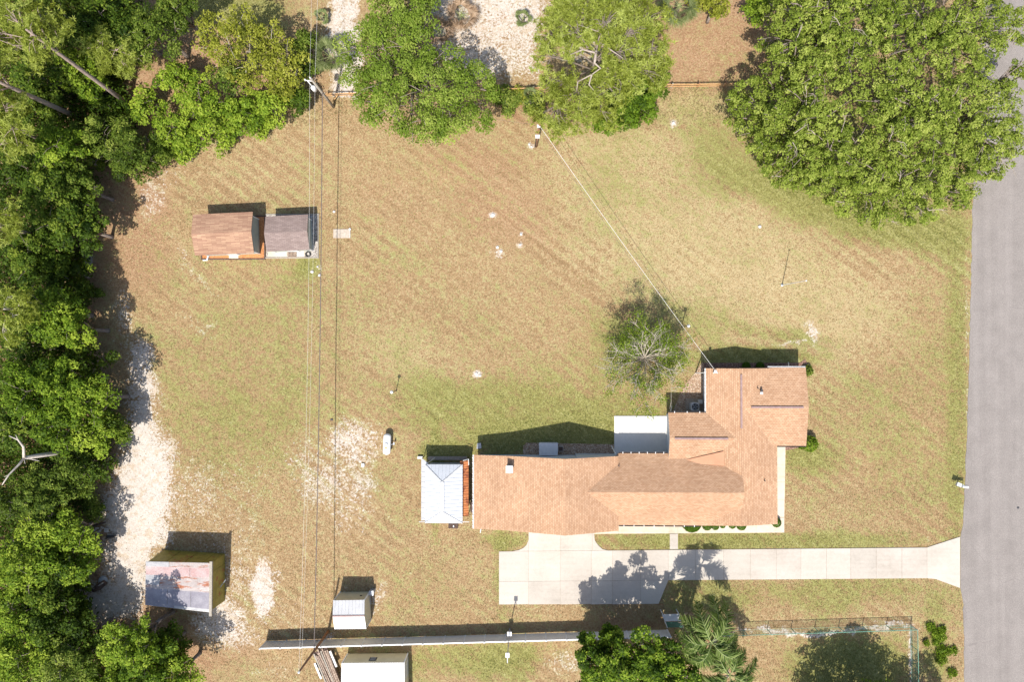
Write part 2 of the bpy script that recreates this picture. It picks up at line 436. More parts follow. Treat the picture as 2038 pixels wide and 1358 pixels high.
def zones(px, py, X, Y):
    """sand, green, litter, pale straw - 0..1 each, in photo coordinates at ground level"""
    wx = px + (fbm(X, Y, 0.35, 3) - 0.5) * 46 + (fbm(X, Y, 1.6, 9) - 0.5) * 16
    wy = py + (fbm(X, Y, 0.35, 13) - 0.5) * 46 + (fbm(X, Y, 1.6, 19) - 0.5) * 16
    sand = np.zeros_like(px)
    for poly, w, k in (
        ([(250, 690), (280, 690), (300, 790), (330, 870), (352, 930), (352, 1000), (330, 1060), (305, 1100), (300, 1120), (295, 1230), (150, 1225), (150, 1170), (215, 1150), (205, 1000), (245, 910), (250, 800)], 34, 1.0),
        ([(1000, -300), (1090, -300), (1095, 165), (1010, 172), (900, 160), (840, 100), (850, -60)], 30, 0.64),
        ([(650, -400), (722, -400), (718, 192), (652, 192)], 9, 0.72)):
        sand = np.maximum(sand, k * soft_poly(wx, wy, poly, w))
    for c in ((530, 1180, 26, 62, 0, .95), (470, 1150, 60, 60, 0, .42), (440, 1240, 60, 55, 0, .72), (385, 985, 80, 90, 0, .42), (440, 1090, 120, 130, 0, .34), (480, 960, 110, 90, 0, .28), (560, 1230, 90, 60, 0, .3), (880, 1140, 90, 40, 0, .16),
              (700, 880, 64, 56, 20, .60), (655, 960, 85, 70, 0, .46), (715, 975, 45, 70, 0, .5), (615, 920, 60, 80, 0, .38), (700, 1020, 60, 45, 0, .42),
              (300, 395, 22, 60, 25, .46), (345, 345, 70, 12, -20, .34), (395, 555, 80, 12, 38, .36), (360, 500, 14, 60, -15, .40), (390, 640, 60, 20, 40, .34),
              (176, 515, 14, 22, 0, .8), (270, 720, 30, 60, 0, .75), (245, 620, 20, 60, 0, .5), (950, 745, 12, 10, 0, .85), (980, 428, 9, 7, 0, .85), (990, 495, 14, 10, 0, .6),
              (1035, 487, 7, 7, 0, .8), (1037, 466, 6, 6, 0, .7), (1622, 665, 14, 40, 0, .58), (1575, 688, 50, 6, 0, .6), (1340, 245, 10, 10, 0, .7), (1058, 290, 9, 8, 0, .7),
              (630, 537, 14, 10, 0, .5), (620, 500, 16, 16, 0, .3), (1130, 1320, 60, 25, 0, .42), (1190, 60, 90, 90, 0, .5), (1010, 1130, 8, 5, 0, .3), (480, 1270, 60, 30, 0, .5),
              (560, 1330, 60, 30, 0, .3), (655, 1262, 26, 8, 0, .55), (690, 1185, 12, 22, 0, .35), (755, 1190, 18, 40, 0, .5), (1640, 1257, 260, 7, -1.6, .74), (1813, 1300, 6, 80, 0, .66),
              (1850, 1080, 10, 16, 0, .35), (1590, 600, 8, 3, 0, .4), (1330, 590, 9, 6, 0, .3), (240, 1290, 60, 30, 0, .3), (1925, 700, 4, 300, 0, .4)):
        sand = np.maximum(sand, c[5] * splat(wx if c[2] > 12 else px, wy if c[2] > 12 else py, *c[:5]))
    green = np.full_like(px, 0.30)
    green += 0.10 * np.exp(-((px - 1150) / 260) ** 2 - ((py - 760) / 130) ** 2)
    for c in ((1700, 420, 240, 46, 14, .62), (1905, 800, 22, 420, 0, .30), (1130, 830, 260, 62, 8, .40), (1560, 668, 90, 16, 8, .38), (1460, 640, 30, 30, 0, .1),
              (1600, 915, 55, 34, 0, .48), (1450, 1078, 360, 20, 0, .50), (866, 960, 12, 95, 0, .8), (1265, 660, 90, 80, 0, .34), (1400, 640, 60, 50, 0, .2),
              (1090, 875, 160, 34, 0, .75), (1500, 712, 110, 22, 0, .75), (855, 810, 100, 60, 0, .26), (930, 1310, 160, 34, 0, .40), (1010, 1325, 60, 50, 0, .3),
              (1690, 1330, 130, 62, 0, .62), (1680, 1180, 190, 34, 0, .34), (612, 530, 24, 22, 0, .5), (600, 560, 50, 40, 0, .15), (450, 15, 110, 34, 0, .75),
              (520, 60, 60, 60, 0, .3), (1865, 1290, 26, 90, 0, .42), (1400, 1190, 80, 40, 0, .46), (1010, 1080, 40, 22, 0, .3), (890, 900, 60, 20, 0, .6), (450, 760, 200, 180, 0, .13), (480, 880, 160, 140, 0, .16),
              (1000, 1150, 16, 90, 0, .3), (860, 1160, 120, 60, 0, .1), (1450, 320, 80, 50, 20, .16), (1240, 420, 120, 90, 0, .10), (1010, 110, 60, 50, 0, .25), (740, 960, 30, 40, 0, .1), (1800, 440, 120, 60, 0, .3), (1800, 880, 170, 190, 0, .20), (1870, 600, 60, 200, 0, .16), (1500, 1175, 60, 30, 0, .1), (640, 620, 300, 200, 20, .08), (1600, 290, 500, 140, 0, .2)):
        green = green + c[5] * splat(wx if c[2] > 30 else px, wy if c[2] > 30 and c[3] > 30 else py, *c[:5])
    litter = np.zeros_like(px)
    for poly, w, k in (
        ([(-900, -500), (300, -500), (330, 90), (320, 180), (270, 250), (300, 330), (225, 380), (215, 520), (205, 700), (245, 880), (215, 1010), (225, 1150), (160, 1200), (290, 1240), (420, 1290), (430, 1500), (-900, 1500)], 20, 1.0),
        ([(1290, -300), (1540, -300), (1530, 185), (1300, 185)], 14, 0.78),
        ([(330, 60), (420, 60), (620, 200), (560, 240), (330, 300)], 18, 0.9),
        ([(1000, 172), (1310, 180), (1300, 255), (1000, 250)], 14, 0.8)):
        litter = np.maximum(litter, k * soft_poly(wx, wy, poly, w))
    for c in ((950, 330, 150, 60, 10, .62), (800, 400, 160, 80, 20, .46), (1000, 420, 170, 100, 20, .62), (960, 90, 110, 90, 0, .6), (1150, 620, 150, 50, 35, .4), (1265, 1243, 110, 14, 0, .75), (1410, 1245, 50, 24, 0, .6), (1530, 1300, 60, 70, 0, .42), (640, 190, 26, 60, 0, .6),
              (1310, 90, 30, 60, 0, .5), (1700, 660, 200, 110, 20, .30), (270, 450, 90, 170, 0, .8), (1740, 960, 90, 40, 30, .34), (700, 300, 160, 50, 0, .25), (350, 700, 60, 200, 0, .16), (1560, 1190, 120, 30, 0, .34), (1090, 1310, 90, 60, 0, .4),
              (1140, 300, 90, 40, 0, .3), (1560, 740, 20, 60, 0, .1), (290, 1240, 110, 30, 0, .8), (880, 1130, 80, 60, 0, .15), (1750, 950, 80, 60, 20, .15), (230, 1190, 80, 50, 0, .8), (330, 1250, 90, 40, 0, .8), (215, 1060, 24, 60, 0, .7), (460, 1300, 80, 30, 0, .6), (300, 1320, 200, 50, 0, .6)):
        litter = np.maximum(litter, c[5] * splat(wx, wy, *c[:5]))
    straw = np.full_like(px, 0.30)
    for c in ((1340, 430, 270, 170, 25, .42), (1800, 560, 170, 140, 0, .10), (1390, 205, 70, 26, 0, .6), (1400, 110, 90, 90, 0, .2), (1500, 600, 200, 120, 20, .28), (560, 230, 120, 30, -20, .25), (830, 720, 120, 60, 30, .22), (1690, 640, 100, 80, 0, .2), (1300, 300, 130, 40, 0, .2)):
        straw = straw + c[5] * splat(wx, wy, *c[:5])
    return [np.clip(q, 0, 1) for q in (sand, green, litter, straw)]

ax_ = np.arange(-73, 73.01, 0.28); ay_ = np.arange(-54, 54.01, 0.28)
far = np.array([90, 130, 220, 400, 800, 1500])
gx = np.concatenate([-far[::-1], ax_, far]); gy = np.concatenate([-far[::-1], ay_, far])
GX, GY = np.meshgrid(gx, gy)
GPX, GPY = pix(GX, GY)
Z4 = zones(GPX, GPY, GX, GY)
GZ = (fbm(GX, GY, 0.12, 40) - 0.5) * 0.22 + (fbm(GX, GY, 1.4, 44, 2) - 0.5) * 0.05 - 0.06
GZ = np.where((abs(GX) > 75) | (abs(GY) > 56), -0.06, GZ)
# flat where slabs, the road and buildings sit
flat = np.zeros_like(GX)
for poly in ([(970, 1000), (1930, 1000), (1930, 1225), (970, 1225)], [(930, 700), (1640, 700), (1640, 1080), (930, 1080)], [(1900, -500), (2600, -500), (2600, 2000), (1900, 2000)],
             [(370, 410), (720, 410), (720, 525), (370, 525)]):
    flat = np.maximum(flat, np.clip(1 + sd_poly(GPX, GPY, poly) / 25, 0, 1))
GZ = GZ * (1 - flat) + flat * (-0.03)
def mesh_np(name, V, F, attrs=(), mat=None, colattr=None):
    me = bpy.data.meshes.new(name)
    k = F.shape[1]
    me.vertices.add(len(V)); me.vertices.foreach_set('co', V.astype(np.float32).ravel())
    me.loops.add(F.size); me.loops.foreach_set('vertex_index', F.astype(np.int32).ravel())
    me.polygons.add(len(F)); me.polygons.foreach_set('loop_start', np.arange(0, F.size, k, dtype=np.int32))
    for an, av in attrs:
        a = me.attributes.new(an, 'FLOAT', 'POINT'); a.data.foreach_set('value', av.astype(np.float32))
    if colattr is not None:
        a = me.attributes.new('zones', 'FLOAT_COLOR', 'POINT'); a.data.foreach_set('color', colattr.astype(np.float32).ravel())
    if mat: me.materials.append(mat)
    me.update(calc_edges=True)
    return me
ny, nx = GX.shape
idx = np.arange(nx * ny).reshape(ny, nx)
F4 = np.stack([idx[:-1, :-1], idx[:-1, 1:], idx[1:, 1:], idx[1:, :-1]], -1).reshape(-1, 4)

g = NT('ground', 0.95)
at = g.new('Attribute'); at.attribute_name = 'zones'
sp = g.new('SeparateColor'); g.put(sp.inputs[0], at.outputs['Color'])
zs, zg, zl, zw = sp.outputs[0], sp.outputs[1], sp.outputs[2], at.outputs['Alpha']
n_big = g.noise(0.16, 4)
n_med = g.noise(1.1, 5, rough=0.65)
n_fin = g.noise(4.2, 4, g.co(loc=(11, 5, 0)), rough=0.8)
n_gr = g.noise(13.0, 2, g.co(loc=(1, 9, 0)))
# mowing passes run down to the right
mow = g.noise(1.0, 3, g.co(scale=(0.03, 0.55, 1), rot=(0, 0, math.radians(38))), dist=0.4)
mow2 = g.noise(1.0, 2, g.co(scale=(0.22, 2.4, 1), rot=(0, 0, math.radians(38))), rough=0.6)
mpw = g.new('TexWave'); mpw.wave_type = 'BANDS'; mpw.bands_direction = 'Y'
g.put(mpw.inputs['Vector'], g.co(scale=(0.25, 1, 1), rot=(0, 0, math.radians(37))))
mpw.inputs['Scale'].default_value = 0.235; mpw.inputs['Distortion'].default_value = 2.2; mpw.inputs['Detail'].default_value = 3
mpw.inputs['Detail Scale'].default_value = 0.5
sxyz = g.new('SeparateXYZ'); g.put(sxyz.inputs[0], g.co())
inyard = g.rng(sxyz.outputs[1], 30.5, 31.5, 1, 0)
def ctr(v, k): return g.math('ADD', 0.5, g.math('MULTIPLY', g.math('MULTIPLY', g.math('SUBTRACT', v, 0.5), k), inyard))
mow = ctr(mow, 0.62); mow2 = ctr(mow2, 0.8)
mowl = g.math('MULTIPLY', g.math('SUBTRACT', mpw.outputs['Fac'], 0.5), g.math('MULTIPLY', inyard, g.rng(g.noise(0.09, 3, g.co(loc=(5, 50, 0))), 0.44, 0.64)))
def lin(*t):
    out = None
    for v, k in t:
        q = g.math('MULTIPLY', v, k)
        out = q if out is None else g.math('ADD', out, q)
    return out
fine = lin((n_fin, 0.44), (n_gr, 0.24), (mow2, 0.08), (mow, 0.10), (n_med, 0.14), (mowl, 0.050))
tan = g.ramp(fine, [(0.36, (0.15, 0.088, 0.038)), (0.455, (0.285, 0.18, 0.082)), (0.53, (0.375, 0.258, 0.130)), (0.63, (0.54, 0.42, 0.27))])
straw = g.ramp(fine, [(0.36, (0.22, 0.150, 0.060)), (0.455, (0.37, 0.275, 0.130)), (0.53, (0.47, 0.375, 0.20)), (0.63, (0.60, 0.52, 0.33))])
grn = g.ramp(fine, [(0.36, (0.075, 0.082, 0.012)), (0.455, (0.165, 0.170, 0.034)), (0.53, (0.25, 0.25, 0.066)), (0.63, (0.39, 0.37, 0.15))])
lit = g.ramp(fine, [(0.36, (0.13, 0.066, 0.032)), (0.455, (0.28, 0.155, 0.078)), (0.53, (0.385, 0.235, 0.132)), (0.63, (0.55, 0.40, 0.26))])
snd = g.ramp(fine, [(0.34, (0.20, 0.135, 0.090)), (0.41, (0.42, 0.36, 0.305)), (0.50, (0.51, 0.455, 0.40)), (0.62, (0.60, 0.555, 0.505))])
def fac(z, a, lo, hi):
    v = g.math('ADD', z, lin((n_med, a * 1.1), (n_fin, a * 1.3), (mow, a * 0.9), (n_big, a * 0.6), (mowl, a * 0.22)))
    return g.rng(v, lo + a * 1.95, hi + a * 1.95)
c = g.mix(g.math('MULTIPLY', fac(zw, 1.0, 0.20, 0.70), 0.85), tan, straw)
c = g.mix(g.math('MULTIPLY', fac(zl, 0.7, 0.25, 0.75), 0.85), c, lit)
c = g.mix(g.math('MULTIPLY', fac(zg, 1.1, 0.26, 0.78), 0.88), c, grn)
c = g.mix(1.0, c, (0.90, 0.90, 0.93), 'MULTIPLY')
zsf = g.math('ADD', zs, lin((n_med, 1.5), (n_fin, 1.7), (n_big, 0.7)))
snd = g.mix(g.math('MULTIPLY', g.rng(n_med, 0.50, 0.62), 0.45), snd, tan)
c = g.mix(g.rng(zsf, 0.40 + 1.95, 0.82 + 1.95), c, snd)
flk = g.noise(3.1, 3, g.co(loc=(3, 31, 0)), rough=0.75)
thr = g.math('SUBTRACT', 0.74, g.math('MULTIPLY', zs, 0.42))
fl = g.math('MULTIPLY', g.math('SUBTRACT', flk, thr), 16.0, clamp=True)
c = g.mix(g.math('MULTIPLY', fl, g.rng(zs, 0.04, 0.16)), c, snd)
stn = g.rng(g.noise(0.55, 6, g.co(loc=(9, 4, 0)), rough=0.75), 0.54, 0.66)
c = g.mix(g.math('MULTIPLY', stn, g.math('MULTIPLY', zl, 0.75)), c, lit)
# darker bare spots and small weeds
sp1 = g.rng(g.noise(1.7, 3, g.co(loc=(40, 2, 0)), rough=0.7), 0.66, 0.72)
c = g.mix(g.math('MULTIPLY', sp1, g.math('SUBTRACT', 0.75, g.math('MULTIPLY', zs, 0.6))), c, grn)
g.bump(lin((n_fin, 0.6), (n_gr, 0.4)), 1.0, 0.10)
GROUND = g.base(c)
V = np.stack([GX, GY, GZ], -1).reshape(-1, 3)
me = mesh_np('lawn', V, F4, mat=GROUND, colattr=np.stack(Z4, -1).reshape(-1, 4))
me.polygons.foreach_set('use_smooth', [True] * len(me.polygons))
lawn = bpy.data.objects.new('lawn', me); COL.objects.link(lawn); lawn['kind'] = 'structure'

# ------------------------------------------------------------------ road
g = NT('asphalt', 0.95)
a = g.noise(0.5, 4); b = g.noise(9, 3, rough=0.8); st = g.noise(1.0, 3, g.co(scale=(1.1, 0.03, 1)))
vv = g.new('TexVoronoi'); vv.inputs['Scale'].default_value = 11; g.put(vv.inputs['Vector'], g.co())
x = g.math('ADD', g.math('MULTIPLY', a, 0.55), g.math('MULTIPLY', st, 0.45))
c = g.ramp(x, [(0.36, (0.215, 0.192, 0.177)), (0.62, (0.265, 0.238, 0.220))])
c = g.mix(1.0, c, g.ramp(b, [(0.3, (0.80, 0.80, 0.80)), (0.7, (1.17, 1.16, 1.15))]), 'MULTIPLY')
c = g.mix(1.0, c, g.ramp(vv.outputs['Distance'], [(0.1, (1.12, 1.12, 1.12)), (0.6, (0.88, 0.88, 0.88))]), 'MULTIPLY')
crk = g.new('TexVoronoi'); crk.feature = 'DISTANCE_TO_EDGE'; crk.inputs['Scale'].default_value = 0.16
g.put(crk.inputs['Vector'], g.mix(0.12, g.co(), g.new('TexNoise').outputs[1]))
c = g.mix(g.math('MULTIPLY', g.rng(crk.outputs['Distance'], 0.0, 0.006, 1, 0), g.math('MULTIPLY', g.rng(a, 0.5, 0.6), 0.4)), c, (0.11, 0.095, 0.09))
g.bump(b, 0.6, 0.02)
ASPH = g.base(c)
edge = [(1968, -500), (1958, 0), (1946, 200), (1936, 400), (1932, 600), (1926, 820), (1921, 960), (1917, 1050), (1912, 1070), (1912, 1172), (1917, 1196), (1919, 1260), (1919, 1358), (1922, 1800)]
mb = MB()
re_ = random.Random(12)
L_ = []
for (x0_, y0_), (x1_, y1_) in zip(edge, edge[1:]):
    n_ = max(1, int(abs(y1_ - y0_) / 9))
    for k in range(n_): L_.append(P(x0_ + (x1_ - x0_) * k / n_ + re_.uniform(-1, 1) * (1.3 if not 1068 <= y0_ <= 1172 else .2), y0_ + (y1_ - y0_) * k / n_, 0.0))
L_.append(P(*edge[-1], 0.0))
for a0, b0 in zip(L_, L_[1:]):
    for u0, u1 in ((0, 4.0), (4.0, 7.6)):
        i = len(mb.v)
        mb.v += [(b0.x + u0, b0.y, 0.012), (b0.x + u1, b0.y, 0.012 + 0.0), (a0.x + u1, a0.y, 0.012), (a0.x + u0, a0.y, 0.012)]
        mb.f.append((i, i + 1, i + 2, i + 3))
    i = len(mb.v); mb.v += [(a0.x, a0.y, 0.012), (b0.x, b0.y, 0.012), (b0.x - .05, b0.y, -0.08), (a0.x - .05, a0.y, -0.08)]; mb.f.append((i, i + 3, i + 2, i + 1))
# straight on beyond the picture
for (p, q) in ((L_[0], (L_[0].x - 4, 700)), (L_[-1], (L_[-1].x, -700))):
    i = len(mb.v); mb.v += [(p.x, p.y, .012), (p.x + 7.6, p.y, .012), (q[0] + 7.6, q[1], .012), (q[0], q[1], .012)]
    mb.f.append((i, i + 1, i + 2, i + 3) if q[1] > 0 else (i + 3, i + 2, i + 1, i))
struct('road', mb, ASPH)

# ------------------------------------------------------------------ concrete
def shrink(poly, d):
    """inset a convex polygon by d metres"""
    n = len(poly); a = sum(poly[k][0] * poly[(k + 1) % n][1] - poly[(k + 1) % n][0] * poly[k][1] for k in range(n))
    if a < 0: poly = poly[::-1]
    out = []
    for k in range(n):
        p0, p1, p2 = (Vector(poly[(k + q) % n]).to_2d() for q in (-1, 0, 1))
        e1 = (p1 - p0).normalized(); e2 = (p2 - p1).normalized()
        n1 = Vector((-e1.y, e1.x)); n2 = Vector((-e2.y, e2.x))
        b = n1 + n2; b = b / max(0.35, b.dot(n1)) if b.length > 1e-6 else n1
        out.append(tuple(p1 + b * d))
    return out
def gp(pts): return [tuple(P(x, y, 0.05).to_2d()) for x, y in pts]
def lerp(a, b, t): return a + (b - a) * t
def dtop(x): return lerp(1098.5, 1090.5, (x - 993) / 852)
def dmid(x): return lerp(1158.5, 1152, (x - 993) / 852)
drive = MB()
drive.prism(gp([(993, 1098.5), (1845, 1090.5), (1845, 1152), (1330, 1156), (1311, 1203), (993, 1204.5)]), -0.08, 0.03)
drive.prism(gp([(1052, 1030), (1181, 1030), (1184, 1078), (1199, 1094), (1179, 1098), (1052, 1098)]), -0.08, 0.026)
drive.prism(gp([(1845, 1090.5), (1911, 1069), (1911, 1171.5), (1862, 1153.5), (1845, 1152)]), -0.08, 0.03)
drv = struct('driveway', drive, M['joint'])
jx = [993, 1052, 1115, 1177, 1219, 1275, 1330, 1384, 1440, 1494, 1545, 1594, 1645, 1693, 1744, 1795, 1845]
slabs = []
for a, b in zip(jx, jx[1:]):
    slabs.append([(a, dtop(a)), (b, dtop(b)), (b, dmid(b)), (a, dmid(a))])
    if b <= 1275: slabs.append([(a, dmid(a)), (b, dmid(b)), (b, 1203.4), (a, 1204.3)])
slabs.append([(1275, dmid(1275)), (1330, dmid(1330)), (1311, 1203), (1275, 1203.4)])
slabs += [[(1052, 1031), (1115, 1031), (1115, 1097.4), (1052, 1097.9)], [(1115, 1031), (1179, 1031), (1179, 1096.7), (1115, 1097.4)],
          [(1052, 1075), (1052, 1097.9), (1020, 1098.2), (1033, 1095.5), (1042, 1091), (1048, 1085)],
          [(1179, 1060), (1181.5, 1060), (1184, 1076), (1191, 1087), (1200, 1094), (1210, 1096.5), (1179, 1096.7)],
          [(1845, 1090.5), (1911, 1069), (1911, 1171.5), (1862, 1153.5), (1845, 1152)]]
for k, s_ in enumerate(slabs):
    m_ = MB().prism(shrink(gp(s_), 0.015), 0.0, 0.052 + 0.004 * math.sin(k * 2.3))
    obj('slab', m_, M[('concrete', 'concrete_b', 'concrete_c', 'concrete', 'concrete_c')[(k * 7) % 5]], None).parent = drv

walk = MB()
walk.prism(gp([(1181.5, 1030), (1561, 1030), (1561, 1061), (1181.5, 1063.5)]), -0.08, 0.03)
walk.prism(gp([(1543, 890), (1563, 890), (1561, 1030), (1543, 1030)]), -0.08, 0.03)
wk = struct('sidewalk', walk, M['joint'])
xs_ = [1181.5, 1231, 1282, 1332, 1349, 1405, 1455, 1505, 1561]
for k, (a, b) in enumerate(zip(xs_, xs_[1:])):
    obj('slab', MB().prism(shrink(gp([(a, 1031), (b, 1031), (b, lerp(1063.5, 1061, (b - 1181) / 380)), (a, lerp(1063.5, 1061, (a - 1181) / 380))]), 0.008), 0.0, 0.058), M['walk'], None).parent = wk
ys_ = [890, 925, 960, 995, 1030]
for a, b in zip(ys_, ys_[1:]):
    obj('slab', MB().prism(shrink(gp([(1543, a), (lerp(1563.5, 1561, (a - 890) / 140), a), (lerp(1563.5, 1561, (b - 890) / 140), b), (1543, b)]), 0.008), 0.0, 0.058), M['walk'], None).parent = wk
obj('slab', MB().prism(shrink(gp([(1333, 1063.2), (1349.5, 1063), (1349.5, 1094), (1333, 1094.2)]), 0.01), 0.0, 0.045), M['concrete'], None).parent = wk
pat = struct('patio', MB().prism(gp([(1222.5, 828.5), (1334, 828.5), (1334, 908), (1222.5, 908)]), -0.08, 0.11), M['patio'])

# beds beside the house
def bed(name, poly, mat, z=0.02): return struct(name, MB().prism(gp(poly), -0.08, z), mat)
bed('pebble_bed', [(1335, 828), (1350, 795), (1362, 768), (1384, 742), (1397, 722), (1412, 724), (1412, 828)], M['pebble'], 0.02)
bed('mulch_bed', [(1400, 722.5), (1592, 722.5), (1603, 715), (1612, 735), (1600, 745), (1400, 745)], M['mulch'], 0.028)
bed('rock_bed', [(1041, 889), (1048, 882), (1110, 883), (1215, 885), (1222, 885), (1222, 920), (1041, 920)], M['pebble'], 0.024)
bed('front_bed', [(1563.4, 885), (1604, 885), (1600, 890), (1585, 893), (1568, 896.5), (1563.4, 897)], M['mulch'], 0.024)

# ------------------------------------------------------------------ the house
def slope(name, parent, A, B, C_, D, mat, pitch=0.2, uv0=0.0, lip=0.014):
    """shingle courses from the eave A-B up to the ridge D-C, each course a real lapped strip"""
    A, B, C_, D = (Vector(q) for q in (A, B, C_, D))
    n = max(1, int(round((D - A).length / pitch)))
    up = (B - A).cross(D - A).normalized()
    if up.z < 0: up = -up
    mb = MB(); L1 = (B - A).length; run = (D - A).length
    e = (B - A).normalized()
    for k in range(n):
        t0, t1 = k / n, min(1.0, (k + 1.12) / n)
        a, b = A.lerp(D, t0), B.lerp(C_, t0)
        c, d = B.lerp(C_, t1), A.lerp(D, t1)
        o0 = up * lip; o1 = up * 0.001
        ua, ub = (a - A).dot(e) + uv0, (b - A).dot(e) + uv0
        ud, uc = (d - A).dot(e) + uv0, (c - A).dot(e) + uv0
        va, vb = t0 * run, t1 * run
        mb.face([a + o0, b + o0, c + o1, d + o1], [(ua, va), (ub, va), (uc, vb), (ud, vb)])
        mb.face([a - up * 0.002, b - up * 0.002, b + o0, a + o0], [(ua, va), (ub, va), (ub, va + .01), (ua, va + .01)])
    return obj(name, mb, mat, parent)
def deck(mb, A, B, C_, D, th=0.13):
    pts = [Vector(q) for q in (A, B, C_, D)]
    n = (pts[1] - pts[0]).cross(pts[3] - pts[0]).normalized()
    if n.z < 0: pts = pts[::-1]; n = -n
    mb.hexa([p - n * th for p in pts], [p - n * 0.006 for p in pts])

house = thing('house', 'sprawling ranch house with terracotta shingle roof and two side wings', 'house', (P(1300, 980, 0).x, P(1300, 980, 0).y, 0))
decks = MB()
# west wing (garage): ridge runs up-down in the picture, broken pitch on its west side
wyN, wyS = P(943, 906, 3.05).y, P(943, 1053, 3.05).y
wx0, wx1, wx2, wx3 = P(943, 980, 3.05).x, P(1012, 980, 3.75).x, P(1125, 980, 5.75).x, P(1231, 980, 3.6).x
wz0, wz1, wz2, wz3 = 3.05, 3.78, 5.75, 3.6
for a, b in (((wx0, wz0), (wx1, wz1)), ((wx1, wz1), (wx2, wz2)), ((wx3, wz3), (wx2, wz2))):
    q = ((a[0], wyN, a[1]), (a[0], wyS, a[1]), (b[0], wyS, b[1]), (b[0], wyN, b[1]))
    slope('roof_slope', house, *q, M['shingle']); deck(decks, *q)
# main range: ridge runs across
myN, myR, myS = P(1280, 903, 3.1).y, P(1280, 981, 4.9).y, P(1280, 1046, 3.1).y
mx0, mx1 = P(1138, 981, 4.9).x, P(1482, 981, 4.9).x
for y in (myN, myS):
    xa = wx3 + 0.0 if True else 0
    q = ((mx0, y, 3.1), (mx1, y, 3.1), (mx1, myR, 4.9), (mx0, myR, 4.9))
    # the eave is cut where the west wing stands in front
    q = ((wx3 - 0.02, y, 3.1), (mx1, y, 3.1), (mx1, myR, 4.9), (mx0 + 1.2, myR, 4.9))
    slope('roof_slope', house, *q, M['shingle']); deck(decks, *q)
# east range: ridge runs up-down
eyN, eyS = P(1440, 733.5, 3.3).y, P(1475, 1047, 3.9).y
exW, exR, exE = P(1405, 800, 3.2).x, P(1475, 800, 4.1).x, P(1547, 950, 3.1).x
for x, z in ((exW, 3.2), (exE, 3.1)):
    q = ((x, eyN, z), (x, eyS, z), (exR, eyS, 4.12), (exR, eyN, 4.12))
    slope('roof_slope', house, *q, M['shingle']); deck(decks, *q)
# east wing
fyN, fyS = P(1603, 732, 3.2).y, P(1603, 888, 3.2).y
fx1 = P(1603.5, 732, 3.2).x; fyR = (fyN + fyS) / 2
for y in (fyN, fyS):
    q = ((exR + 0.1, y, 3.2), (fx1, y, 3.2), (fx1, fyR, 4.02), (exR + 0.1, fyR, 4.02))
    slope('roof_slope', house, *q, M['shingle']); deck(decks, *q)
# north-west wing
nyN, nyS = P(1332, 822, 3.2).y, P(1329, 921, 3.2).y
nx0 = P(1330, 822, 3.2).x; nyR = (nyN + nyS) / 2
for y in (nyN, nyS):
    q = ((nx0, y, 3.2), (exR - 0.1, y, 3.2), (exR - 0.1, nyR, 4.0), (nx0, nyR, 4.0))
    slope('roof_slope', house, *q, M['shingle']); deck(decks, *q)
obj('roof_deck', decks, M['soffit'], house)
# smooth cricket shedding water from the valley
ck = MB()
tri = [P(1350, 919.5, 3.32), P(1440, 899, 3.78), P(1442, 927, 3.86), P(1352, 922, 3.33)]
ck.hexa([q - Vector((0, 0, .25)) for q in tri], [q for q in tri])
obj('cricket', ck, M['cricket'], house)

def gable_wall(mb, x0, x1, y0, y1, axis, ze, zr, ins=0.45, ridge=None):
    x0, x1 = min(x0, x1) + ins, max(x0, x1) - ins; y0, y1 = min(y0, y1) + ins, max(y0, y1) - ins
    if axis == 'y':
        xm = ridge if ridge is not None else (x0 + x1) / 2
        prof = [(x0, 0), (x1, 0), (x1, ze), (xm, zr), (x0, ze)]
        a = [(p[0], y0, p[1]) for p in prof]; b = [(p[0], y1, p[1]) for p in prof]
    else:
        ym = ridge if ridge is not None else (y0 + y1) / 2
        prof = [(y0, 0), (y1, 0), (y1, ze), (ym, zr), (y0, ze)]
        a = [(x0, p[0], p[1]) for p in prof]; b = [(x1, p[0], p[1]) for p in prof]
    i = len(mb.v); mb.v += a + b
    mb.f += [(i, i + 1, i + 2, i + 3, i + 4), (i + 9, i + 8, i + 7, i + 6, i + 5)]
    for k in range(5):
        j = (k + 1) % 5; mb.f.append((i + k, i + 5 + k, i + 5 + j, i + j))
w = MB(); gable_wall(w, wx1 - 1.2, wx3, wyN, wyS, 'y', 3.3, 5.5, 0.42, wx2)
w.prism([(wx0 + .42, wyN - .43), (wx1, wyN - .43), (wx1, wyS + .43), (wx0 + .42, wyS + .43)], 0, 2.95)
obj('wall', w, M['wall'], house)
w = MB(); gable_wall(w, wx2 + 1, mx1 - .2, myN, myS, 'x', 2.92, 4.72, 0.5); obj('wall', w, M['wall'], house)
w = MB(); gable_wall(w, exW, exE, eyN, eyS, 'y', 2.92, 3.85, 0.5, exR); obj('wall', w, M['wall'], house)
w = MB(); gable_wall(w, exR, fx1, fyN, fyS, 'x', 2.95, 3.8, 0.42); obj('wall', w, M['wall'], house)
w = MB(); gable_wall(w, nx0, exR, nyN, nyS, 'x', 2.95, 3.75, 0.42); obj('wall', w, M['wall'], house)

def part_box(name, c, size, mat, parent, rz=0): return obj(name, MB().box(c, size, rz), mat, parent)
def ridge_vent(a, b):
    a, b = Vector(a), Vector(b)
    d = b - a; ang = math.atan2(d.y, d.x)
    part_box('ridge_vent', (a + b) / 2 + Vector((0, 0, 0.05)), (d.length, 0.2, 0.11), M['vent'], house, ang)
ridge_vent((exR, P(1473, 746, 4.15).y, 4.15), (exR, P(1473, 853, 4.15).y, 4.15))
ridge_vent((P(1495, 812, 4.05).x, fyR, 4.05), (P(1599, 812, 4.05).x, fyR, 4.05))
ridge_vent((P(1343, 873, 4.03).x, nyR, 4.03), (P(1449, 873, 4.03).x, nyR, 4.03))
